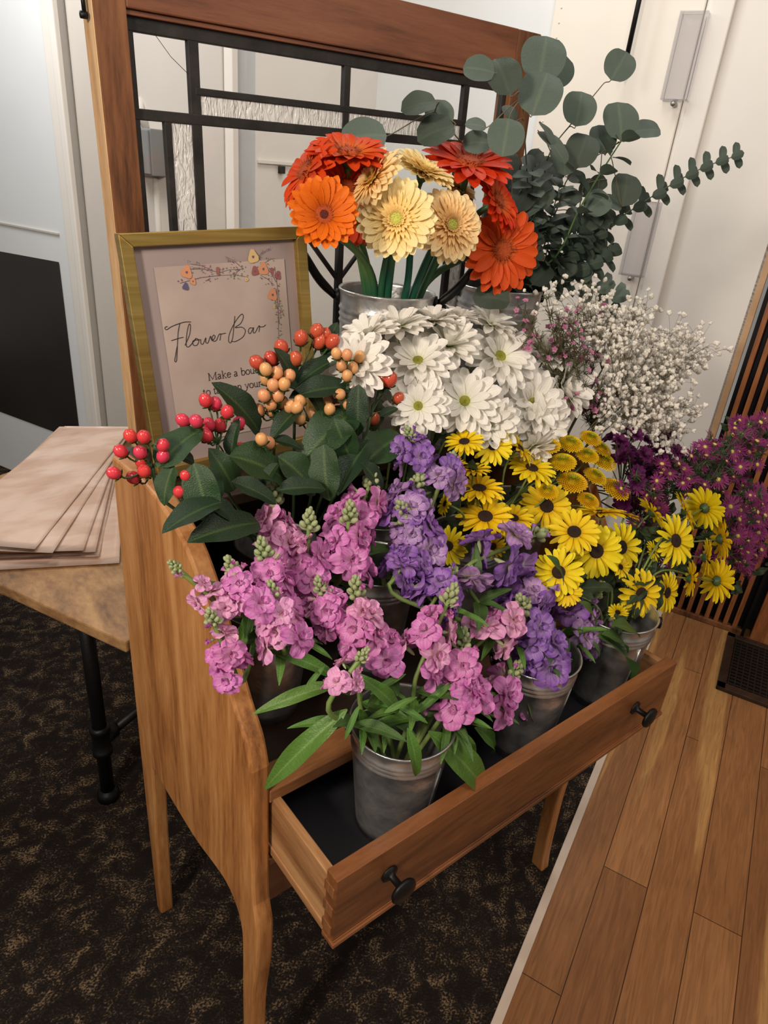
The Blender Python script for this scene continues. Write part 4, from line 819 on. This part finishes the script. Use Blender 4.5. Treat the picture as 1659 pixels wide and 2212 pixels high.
ST=(('pl','pink',(592,1062),(605,1235),.13,.10,11,82,'pink stock with pale buds standing highest at the left beside the berry leaves','palepink'),
('pl','pink',(668,1118),(660,1300),.08,.06,10,80,'pink stock with a long green bud tip in the centre of the left pink bunch','palepink'),
('pl','pink',(806,1028),(752,1165),.11,.09,8,76,'pink stock at the top right of the left pink bunch, next to lilac ones',None),
('pl','pink',(756,1100),(742,1235),.07,.06,7,80,'pink stock with bare green stem right of centre in the left bunch',None),
('pl','pink',(566,1178),(600,1335),.06,.03,10,82,'deep pink stock crowded in the middle left of the left bunch',None),
('pl','palepink',(374,1220),(480,1312),.05,.04,5,56,'sparse pink stock leaning out farthest left over the wooden side panel',None),
('pl','pink',(497,1218),(540,1310),.05,.03,7,74,'pink stock with green buds just right of the farthest leaning one','palepink'),
('pl','pink',(455,1330),(512,1465),.02,.01,7,72,'pink stock hanging lowest at the left over the panel edge','palepink'),
('pl','pink',(690,1262),(725,1350),.03,.01,6,72,'short pink stock with buds just below the centre of the left bunch','palepink'),
('pl','palepink',(585,1272),(612,1398),.02,0.0,8,78,'pale pink stock with veined open florets at the lower middle left','pink'),
('pf','pink',(768,1262),(775,1400),0.0,-.02,9,80,'pink stock above the front bucket rim with ruffled florets','palepink'),
('pf','palepink',(786,1412),(722,1498),-.07,-.07,5,60,'small pale pink stock hanging left of the front bucket handle',None),
('pf','pink',(977,1278),(905,1445),-.04,-.06,8,80,'pink stock with bare slanted stem tip in the centre front','palepink'),
('pf','pink',(1000,1375),(985,1540),-.06,-.09,11,84,'largest cluster of deep pink stock hanging lowest at the front right',None),
('pf','pink',(1118,1440),(1058,1520),-.08,-.08,5,74,'pink stock with pale buds pointing right above the drawer','palepink'),
('pf','pink',(1160,1478),(1120,1530),-.07,-.07,3,50,'small pink stock bud stem beside the middle bucket',None),
('pf','pink',(1132,1306),(1040,1385),-.05,-.05,5,70,'pink stock with a thick slanted stem crossing the purple ones','palepink'),
('pf','pink',(815,1350),(835,1425),-.02,-.03,5,78,'deep pink stock right of the front bunch centre with folded petals',None),
('pm','purple',(940,1196),(858,1245),.03,.02,6,70,'lilac stock with a sharply bent stem above the pink ones','lilac'),
('pm','purple',(1168,1152),(1020,1215),.02,.0,7,82,'purple stock nearest the yellow daisies with one large lilac floret','lilac'),
('pm','purple',(1188,1240),(1110,1330),-.02,-.03,8,80,'purple stock with grey green buds in the middle of the purple bunch','lilac'),
('pm','lilac',(1292,1272),(1215,1385),-.03,-.04,7,72,'lilac stock at the right end of the purple bunch','purple'),
('pm','lilac',(1318,1328),(1250,1400),-.04,-.05,4,54,'sparse lilac buds hanging farthest right over the drawer bucket',None),
('pm','purple',(975,1238),(930,1310),0,-.01,7,76,'dark purple stock behind the centre front pink one',None),
('pm','purple',(1125,1300),(1165,1425),-.05,-.07,10,84,'deep violet stock hanging lowest above the middle bucket rim',None),
('p2','purple',(905,1034),(868,1130),.09,.07,8,76,'lilac stock between the pink ones and the upward yellow daisies','lilac'),
('p2','lilac',(975,990),(945,1060),.10,.08,6,70,'pale lilac stock touching the small yellow daisies at the top','purple'),
('p2','purple',(868,1098),(905,1185),.06,.05,8,80,'purple stock with open saucer floret in the middle of the upper bunch','lilac'),
('p2','purple',(882,935),(898,1000),.12,.11,5,62,'purple stock highest under the white daisies','lilac'),
('p2','purple',(880,1190),(850,1250),.04,.03,5,64,'shaded purple stock low between pink and lilac ones',None))
for s_ in ST:
    bk,col,tip,bot,yt,yb,n,px,lab,alt=s_; stock(bk,col,tip,bot,yt,yb,n,px,lab,alt,leaves=5 if bk in('pf','pm','pl') else 2)
stocks=[o for o in C.objects if o.name.startswith(('pink_stock','purple_stock'))]
fs=[o for o in stocks if 'front' in o['label']]
def L2(par,kind,b,t_,Yb,Yt,face=None):
    leaf(par,kind,PY(*b,Yb),PY(*t_,Yt),face or dirn(0,.6,.8))
fr0=fs[0]
for b,t_,yb,yt in (((750,1532),(538,1722),-.07,-.035),((925,1580),(1112,1758),-.095,-.165),((880,1572),(914,1702),-.12,-.145),((980,1568),(1050,1682),-.10,-.13),((1025,1572),(1098,1632),-.09,-.10),((775,1525),(742,1602),-.09,-.10),((725,1478),(545,1532),-.04,-.02),
  ((720,1460),(585,1392),-.02,0),((760,1500),(690,1470),-.06,-.06),((800,1500),(880,1450),-.06,-.07),((860,1540),(800,1460),-.08,-.09),((900,1540),(980,1470),-.08,-.09),((850,1520),(930,1560),-.08,-.12),((1140,1520),(1165,1578),-.09,-.1),((700,1440),(650,1500),-.02,-.03),((830,1540),(905,1500),-.1,-.11)):
    p=PY(*b,yb); q=PY(*t_,yt); lf=leaf(fr0,'long',p,q,dirn(.1,.5,.9)); lf.scale=(lf.scale[0]*1.0,)*3
# chrysanthemum foliage at the right drawer bucket
ydz=[o for o in C.objects if o.name.startswith('yellow_daisy') and 'rim' in o.get('label','')]
for b,t_ in (((1290,1375),(1388,1452)),((1300,1370),(1370,1400)),((1280,1385),(1300,1420)),((1320,1350),(1395,1370)),((1250,1300),(1300,1350)),((1180,1200),(1230,1260))):
    leaf(ydz[0],'mid',PY(*b,-.10),PY(*t_,-.115),dirn(0,.7,.7))
# ---- hypericum
def hyper(bk,tipY,hub,berries,bm,label,leaves,hubY):
    H=PY(*hub,hubY); path=stempath(bk,H,V((0,-.1,1)).normalized()); t=thing('hypericum_stem',path[0],label,'berry branch','hypericum berry branches')
    mb=MB(); k=len(path); mb.tube(path,[.0022]*k,7)
    for (u,v,px) in berries:
        Y=hubY+rnd.uniform(-.02,.012); c=PY(u,v,Y); s=px*1.25*axial(c)/FPX; nd=(c-H+V((0,-.01,.03))).normalized()*.6+dirn((u-hub[0])/160,.35,.75)*.8; nd.normalize()
        put('berry',BE[bm if isinstance(bm,str) else bm[0]],t,c,zrot(nd,rnd.random()*6),s)
        e=c-nd*s*.9; mb.tube(bez(H,H+(e-H)*.3+V((0,0,.005)),e-nd*.012,e,5),.0011,5)
    for (b,t_,yb,yt,kd) in leaves: leaf(t,kd,PY(*b,yb),PY(*t_,yt),dirn(rnd.uniform(-.25,.25),.55,.8))
    mb.build('stem',M['stemd'],t,True)
D='dark';E_='dark2'
hyper('hy',0,(330,1010),[(u,v,26) for u,v in ((282,942),(311,944),(261,975),(303,977),(307,1000),(312,1018),(246,1022),(288,1032),(352,962),(352,986))],'coral','branch of coral berries farthest left hanging over the desk corner',
 [((340,1010),(432,915),.15,.16,E_),((375,1005),(345,1092),.14,.13,E_),((420,1000),(455,1132),.12,.09,E_),((480,1085),(352,1142),.09,.07,D),((420,1000),(330,960),.16,.17,D)],.16)
hyper('hy',0,(470,960),[(u,v,26) for u,v in ((444,865),(465,872),(491,890),(395,908),(424,910),(451,917),(476,919),(440,935),(446,942),(515,915),(517,970))],'coral','branch of coral berries in front of the gold frame bottom',
 [((500,992),(512,905),.17,.17,D),((505,1060),(462,972),.15,.15,E_),((495,985),(645,1035),.15,.13,E_),((560,1130),(412,1162),.09,.07,D),((500,1040),(600,1085),.12,.10,D)],.18)
hyper('hy',0,(430,1060),[(401,1028,22),(388,1063,24)],'coral','two small coral berries low at the left among dark leaves',[((440,1010),(480,1080),.13,.11,E_),((450,1080),(520,1130),.10,.09,D)],.12)
hyper('hy',0,(640,830),[(u,v,28) for u,v in ((555,783),(586,775),(608,750),(638,775),(650,730),(684,716),(700,725),(718,738),(690,738))],'redb','branch of red berries highest against the sign and window',
 [((640,835),(598,752),.22,.22,D),((640,835),(745,762),.22,.21,D),((700,775),(728,695),.23,.24,D),((660,830),(700,900),.2,.18,D),((650,850),(560,800),.2,.2,D)],.225)
hyper('hy',0,(595,905),[(u,v,25) for u,v in ((574,798),(598,806),(625,812),(575,818),(614,830),(590,832),(570,855),(600,855),(585,873),(610,870),(588,886),(559,886),(627,878),(641,880))],'peachb','branch of peach berries in the middle of the dark leaves',
 [((560,935),(468,826),.2,.2,D),((650,880),(585,945),.19,.17,D),((600,985),(695,1065),.15,.12,E_),((590,950),(655,968),.17,.16,D)],.2)
hyper('hy',0,(590,1010),[(565,949,25),(581,957,25)],'peachb','pair of peach berries low on a single stem',[((600,1060),(705,1052),.12,.11,D),((600,1000),(560,1060),.13,.12,D)],.16)
hyper('hy',0,(752,830),[(u,v,22) for u,v in ((727,764),(750,767),(776,771),(738,790),(762,795),(750,812),(735,852),(774,850),(752,874))],'peachb','branch of peach berries in front of the white daisies',
 [((760,838),(628,852),.18,.19,D),((775,830),(772,942),.16,.15,D)],.175)
hyper('hy',0,(690,960),[(u,v,23) for u,v in ((648,866),(648,905),(672,897),(712,884),(728,886),(705,870))],'peachb','branch of peach berries half hidden behind dark leaves left of the white daisies',
 [((765,890),(655,978),.17,.15,E_),((722,905),(762,1005),.15,.13,E_),((700,960),(706,1085),.14,.11,E_)],.19)
hyper('hy',0,(800,900),[(799,793,28),(826,820,30),(842,820,30),(860,860,22),(762,914,24),(808,905,24)],'redb','branch of red berries touching the white daisies',
 [((800,950),(728,1062),.14,.11,D),((790,1000),(875,925),.13,.15,E_),((845,870),(800,820),.17,.18,D),((820,900),(860,880),.16,.16,D),((780,1000),(830,1060),.11,.1,D),((840,1000),(900,960),.12,.13,D)],.175)
# ---- eucalyptus
eg='eucalyptus branches in the rear bucket'
def path_px(pts,Ys): return [V(p) for p in smooth_poly3([PY(u,v,Y) for (u,v),Y in zip(pts,Ys)])]
def smooth_poly3(pts,k=5):
    out=[]; n=len(pts)
    for i in range(n-1):
        p0=pts[max(i-1,0)];p1=pts[i];p2=pts[i+1];p3=pts[min(i+2,n-1)]
        for j in range(k):
            t=j/k; out.append(.5*((2*p1)+(p2-p0)*t+(2*p0-5*p1+4*p2-p3)*t*t+(3*p1-p0-3*p2+p3)*t**3))
    out.append(pts[-1]); return out
eb=V((.69,.335,1.07))
def eubranch(label,pts,Ys,leaves,kind='dollar',r=.0016,name='eucalyptus_branch'):
    P=[eb+V((rnd.uniform(-.02,.02),rnd.uniform(-.02,.02),0)),V((.69+rnd.uniform(-.03,.03),.335,1.28))]+[PY(u,v,Y) for (u,v),Y in zip(pts,Ys)]
    sp=smooth_poly3(P); t=thing(name,sp[0],label,'eucalyptus branch',eg); mb=MB(); mb.tube(sp,[r*(1-.5*i/len(sp)) for i in range(len(sp))],6)
    for (u,v,px,ang,Y,tilt) in leaves:
        c=PY(u,v,Y); s=px*axial(c)/FPX; a=math.radians(ang); y=(R*math.cos(a)+U*math.sin(a)).normalized(); fc=dirn(tilt*.7,.25+rnd.uniform(-.2,.2),1-abs(tilt)*.6)
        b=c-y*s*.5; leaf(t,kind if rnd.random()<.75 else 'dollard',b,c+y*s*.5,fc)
        q=min(sp[7:],key=lambda p:(p-b).length); mb.tube(bez(q,q.lerp(b,.4)+V((0,0,.006)),b-y*s*.15,b,5),.0008,5)
    mb.build('stem',M['stemw'],t,True); return t
eubranch('eucalyptus branch with large round leaves rising highest above the gerberas',[(1150,520),(1140,400),(1130,230),(1128,180)],[.31,.29,.27,.27],[(1172,128,100,80,.27,.1),(1086,165,88,110,.25,0),(1166,204,98,70,.24,.1),(1035,152,68,170,.27,-.3),(1205,152,72,60,.29,.5),(1092,296,82,-100,.22,0),(1028,272,46,170,.26,.2),(1030,310,60,180,.27,-.2),(1100,245,40,120,.28,.4)])
eubranch('eucalyptus branch with round leaves bending left over the leaded glass',[(1130,520),(1060,380),(990,300),(940,240)],[.32,.31,.30,.30],[(905,228,78,190,.29,-.1),(948,248,66,100,.30,.1),(942,286,84,200,.28,0),(786,298,100,185,.32,-.1),(1000,330,50,120,.3,.2)])
eubranch('eucalyptus branch whose round leaf stands alone beside the black rod',[(1165,500),(1180,350),(1240,260),(1300,185)],[.30,.28,.27,.27],[(1337,143,70,60,.27,.1),(1250,236,76,80,.26,.1),(1192,318,90,-50,.24,.7),(1180,290,60,-60,.25,.8)])
eubranch('eucalyptus branch with round leaves spreading right in front of the door',[(1190,480),(1230,380),(1300,330),(1370,290)],[.29,.27,.25,.25],[(1338,262,82,95,.25,.1),(1396,283,60,5,.26,.85),(1256,326,80,70,.25,.1),(1300,302,64,100,.27,.1),(1350,410,74,80,.24,.1),(1290,440,60,40,.25,.2),(1318,440,52,-20,.25,.4),(1215,345,70,100,.27,.3)],)
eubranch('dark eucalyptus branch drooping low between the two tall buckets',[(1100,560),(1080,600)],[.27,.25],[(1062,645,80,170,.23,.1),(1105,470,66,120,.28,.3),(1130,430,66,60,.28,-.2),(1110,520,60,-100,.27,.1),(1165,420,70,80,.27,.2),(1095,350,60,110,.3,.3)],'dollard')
def babyblue(label,pts,Ys,n,px0,px1,r=.0019):
    P=[eb,V((.70,.335,1.29))]+[PY(u,v,Y) for (u,v),Y in zip(pts,Ys)]; sp=smooth_poly3(P,8); t=thing('eucalyptus_branch',sp[0],label,'eucalyptus branch',eg)
    mb=MB(); mb.tube(sp,[r*(1-.6*i/len(sp)) for i in range(len(sp))],6); mb.build('stem',M['leafm'],t,True)
    m0=8
    for i in range(n):
        q=m0+(len(sp)-m0-2)*i/(n-1); j=int(q); f=q-j; p=sp[j].lerp(sp[j+1],f); d=(sp[j+1]-sp[j]).normalized(); s=(px0+(px1-px0)*i/n)*axial(p)/FPX
        x=d.orthogonal().normalized(); y=d.cross(x); a=i*PI/2+.4
        for sg_ in (0,PI):
            o=x*math.cos(a+sg_)+y*math.sin(a+sg_); leaf(t,'baby',p+o*r,p+(o+d*.28)*s,d)
    return t
babyblue('long thin eucalyptus branch reaching far right in front of the door edge',[(1230,545),(1340,470),(1440,405),(1520,362),(1595,335)],[.28,.26,.25,.24,.24],25,44,26)
babyblue('pale stemmed eucalyptus branch pointing up right from the bucket',[(1195,560),(1250,455),(1300,370),(1345,300)],[.27,.25,.24,.23],9,42,52,.0028)
for lab,pts,n in (('dense small leaved eucalyptus sprig directly right of the red gerberas',[(1145,500),(1150,420),(1150,365)],10),('dense small leaved eucalyptus sprig low behind the wax flowers',[(1190,590),(1220,540),(1250,500)],9),('small leaved eucalyptus sprig at the lower right of the tall bucket',[(1210,600),(1270,570),(1310,545)],8),('small leaved eucalyptus sprig filling the middle of the bunch',[(1170,540),(1190,470),(1210,400)],10),('short eucalyptus sprig right beside the lowest red gerbera',[(1120,560),(1130,520),(1125,470)],8),('small leaved eucalyptus sprig under the pale stemmed branch',[(1200,570),(1255,520),(1290,470)],9),('eucalyptus sprig hanging down in front of the door below the bunch',[(1230,600),(1290,625),(1330,650)],6)):
    babyblue(lab,pts,[.29,.28,.27],int(n*1.5),50,44)
for lab,hub_,ru,rv,n,Y in (('shadowy eucalyptus branch with mid sized leaves filling behind the red gerberas',(1150,430),55,90,20,.31),('shadowy eucalyptus branch with mid sized leaves in the lower middle of the bunch',(1180,550),75,60,24,.29),('eucalyptus branch with mid sized dark leaves on the right side of the bunch',(1250,460),60,80,18,.29)):
    u0,v0=hub_; lv=[(u0+rnd.uniform(-1,1)*ru,v0+rnd.uniform(-1,1)*rv,rnd.uniform(34,58),rnd.uniform(0,360),Y+rnd.uniform(-.03,.03),rnd.uniform(-.6,.6)) for k in range(n)]
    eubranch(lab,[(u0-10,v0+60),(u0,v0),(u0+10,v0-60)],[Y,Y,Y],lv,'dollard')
# ---- fillers: baby's breath, wax flower, asters, plum flowers
gb=V((.69,.205,.77)); grim=V((.69,.205,.90))
def spray(name,cat,group,label,hub,hubY,tips,Yt,smat,r=.0009,blossom=None,bs=6,per=7,spread=.035,needles=0,bk='ga'):
    H=PY(*hub,hubY); b=BK[bk]; sp=stempath(bk,H,(H-V((b['c'].x,b['c'].y,.9))).normalized(),8); t=thing(name,sp[0],label,cat,group)
    mb=MB(); mb.tube(sp,.0014,5); bl=[]
    for (u,v) in tips:
        e=PY(u,v,Yt+rnd.uniform(-.04,.04)); pth=bez(H,H.lerp(e,.4)+V((0,0,.01)),H.lerp(e,.75),e,5); mb.tube(pth,r,4,0,False)
        for k in range(per):
            q=pth[rnd.randrange(3,6)]; f=q+V((rnd.gauss(0,1),rnd.gauss(0,1),rnd.gauss(.3,1)))*spread*.5; mid=q.lerp(f,.5)+V((0,0,.004)); mb.tube([q,mid,f],r*.6,3,0,False); bl.append((f,(f-q).normalized()))
        if needles:
            for k in range(needles):
                q=pth[rnd.randrange(1,6)]; f=q+(V((rnd.gauss(0,1),rnd.gauss(0,1),rnd.gauss(.8,1))).normalized())*rnd.uniform(.008,.02); mb.tube([q,f],[r*1.3,r*.4],3,0,False)
    mb.build('stems',M[smat],t,True); return t,bl
def blobs(t,bl,m,px,name='blossoms'):
    mb=MB()
    for f,d in bl:
        s=px*rnd.uniform(.6,1.2)*axial(f)/FPX/2
        for k in range(4): petal(mb,k*1.57+rnd.random(),0,s*1.3,s*1.3,1.0+rnd.uniform(-.6,.3),.1,.2,2,2,3,.5,rg=rnd) if False else None
        o=len(mb.v); ball(mb,f,s*.75,6,4); 
        for k in range(5):
            w_=V((rnd.gauss(0,1),rnd.gauss(0,1),rnd.gauss(.3,1))).normalized(); ball(mb,f+w_*s*.6,s*.5,5,3)
    return mb.build(name,m,t,True,kind='stuff')
def ring(n,u0,v0,ru,rv):
    out=[]
    for i in range(n):
        a=rnd.random()*2*PI; q=math.sqrt(rnd.random()); out.append((u0+ru*q*math.cos(a),v0+rv*q*math.sin(a)))
    return out
for lab,hub,(u0,v0,ru,rv),n,Y in (("airy baby's breath spray reaching highest against the white door",(1300,800),(1330,680,75,55),16,.17),
 ("baby's breath spray at the upper left mixed with the pink wax flowers",(1280,800),(1235,650,70,40),9,.2),
 ("baby's breath spray spreading farthest right in front of the wall",(1360,860),(1465,770,60,70),22,.15),
 ("dense baby's breath spray in the middle of the white cloud",(1330,860),(1380,790,85,70),26,.14),
 ("baby's breath spray hanging lowest above the purple asters",(1340,900),(1440,900,75,65),24,.12),
 ("shaded baby's breath spray nearest the white daisies",(1320,880),(1340,885,60,60),14,.14)):
    t,bl=spray('babys_breath','baby\'s breath',"sprays of baby's breath",lab,hub,Y+.01,ring(n,u0,v0,ru,rv),Y,'stemw',.00045,per=16,spread=.034); blobs(t,bl,M['gyp'],13)
for lab,hub,(u0,v0,ru,rv),n in (('pink wax flower sprig highest beside the eucalyptus bucket',(1220,850),(1170,700,70,60),16),('pink wax flower sprig between the white daisies and the baby\'s breath',(1260,880),(1270,740,60,70),16),('dark leafy wax flower sprig low behind the right white daisies',(1280,930),(1275,860,50,60),14)):
    t,bl=spray('wax_flower','wax flower','pink wax flower sprigs',lab,hub,.17,ring(n,u0,v0,ru,rv),.18,'needle',.0006,per=5,spread=.022,needles=44)
    me=None
    for f,d in bl[:60]:
        if me is None:
            mb=MB(); [petal(mb,2*PI*i/5,.05,.4,.4,.5,.2,.2,2,2,4,.6,rg=rnd) for i in range(5)]; ball(mb,(0,0,.05),.12,6,4); me=mb.mesh('blossom',[M['wax']])
        if f.z>1.10 or rnd.random()<.5: put('blossom',me,t,f,zrot((d+dirn(0,.5,.6)).normalized(),rnd.random()*6),rnd.uniform(11,20)*axial(f)/FPX)
# asters
rg=random.Random(5); ams=[]
for k in range(2):
    mb=MB()
    for i in range(22): petal(mb,2*PI*i/22+rg.uniform(-.08,.08),.08,.42*rg.uniform(.8,1.05),.07,.25+rg.uniform(-.25,.35),.1+rg.uniform(-.3,.3),.2,3,1,4,.6,rg=rg)
    ball(mb,(0,0,.02),.1,8,5,.6,1); mb.lathe([(.02,-.2),(.07,-.1),(.09,0)],6,mi=2)
    ams.append(mb.mesh('flower_head',[M['asterp'],M['asterc'],M['stemd']]))
for lab,hub,(u0,v0,ru,rv),n,Y in (('magenta aster spray farthest right, cut by the photo edge',(1480,1120),(1620,960,55,60),15,.08),
 ('magenta aster spray highest below the baby\'s breath',(1450,1080),(1540,1000,60,60),15,.08),
 ('magenta aster spray in the middle above the right yellow daisies',(1420,1080),(1450,1050,60,50),13,.08),
 ('magenta aster spray at the right edge beside the slatted wall',(1480,1140),(1620,1110,50,60),14,.06),
 ('magenta aster spray hanging lowest at the right behind yellow daisies',(1500,1160),(1600,1200,45,40),12,.04),
 ('shaded aster spray just behind the golden buttons',(1380,1080),(1390,1080,50,60),10,.09),
 ('magenta aster spray low between the yellow daisy stems',(1430,1150),(1400,1190,60,60),8,.03)):
    tips=ring(int(n*1.7),u0,v0,ru*1.05,rv*1.1); t,bl=spray('aster_spray','aster','magenta aster sprays',lab,hub,Y,tips,Y,'stemd',.001,per=1,spread=.018,needles=60)
    for k in range(26):
        u,v=rnd.choice(tips); p=PY(u+rnd.uniform(-30,30),v+rnd.uniform(-20,50),Y+rnd.uniform(.02,.05)); o=V((rnd.uniform(-1,1),rnd.uniform(-.5,.5),rnd.uniform(-.3,1))).normalized(); leaf(t,'chrys',p,p+o*rnd.uniform(.03,.05),V((-.6,-.6,.4)))
    for (u,v) in tips:
        e=PY(u,v,Y+rnd.uniform(-.03,.02)); put('flower_head',rnd.choice(ams),t,e,zrot(dirn(rnd.uniform(-.2,.8),rnd.uniform(-.1,.9),rnd.uniform(.2,1)),rnd.random()*6),rnd.uniform(42,56)*axial(e)/FPX)
    for f,d in bl: put('flower_head',rnd.choice(ams),t,f,zrot((d+dirn(.3,.4,.6)).normalized()),rnd.uniform(30,44)*axial(f)/FPX)
rg=random.Random(9); mb=MB()
for i in range(9): petal(mb,2*PI*i/9,.03,.45,.26,.5+rg.uniform(-.2,.3),.1,.15,3,3,5,.4,ruf=.12,rg=rg)
for i in range(6): petal(mb,2*PI*i/6,.02,.3,.2,1.1,.6,.2,3,2,5,.4,ruf=.12,rg=rg)
pm_=mb.mesh('flower_head',[M['statice']])
for lab,hub,(u0,v0,ru,rv),n,Y in (('dark plum coloured flower stem below the baby\'s breath',(1340,1060),(1345,965,50,30),16,.12),('dark plum coloured flower stem between the baby\'s breath and the asters',(1400,1060),(1420,985,50,40),16,.11),('deeply shaded plum flower stem right of the golden buttons',(1370,1110),(1375,1040,40,60),22,.10)):
    t,bl=spray('plum_flower','plum flower','dark plum flower stems',lab,hub,Y,ring(n,u0,v0,ru,rv),Y,'stemd',.001,per=1,spread=.01)
    for f,d in bl: put('flower_head',pm_,t,f,zrot((d+dirn(0,.6,.8)).normalized(),rnd.random()*6),rnd.uniform(38,52)*axial(f)/FPX)
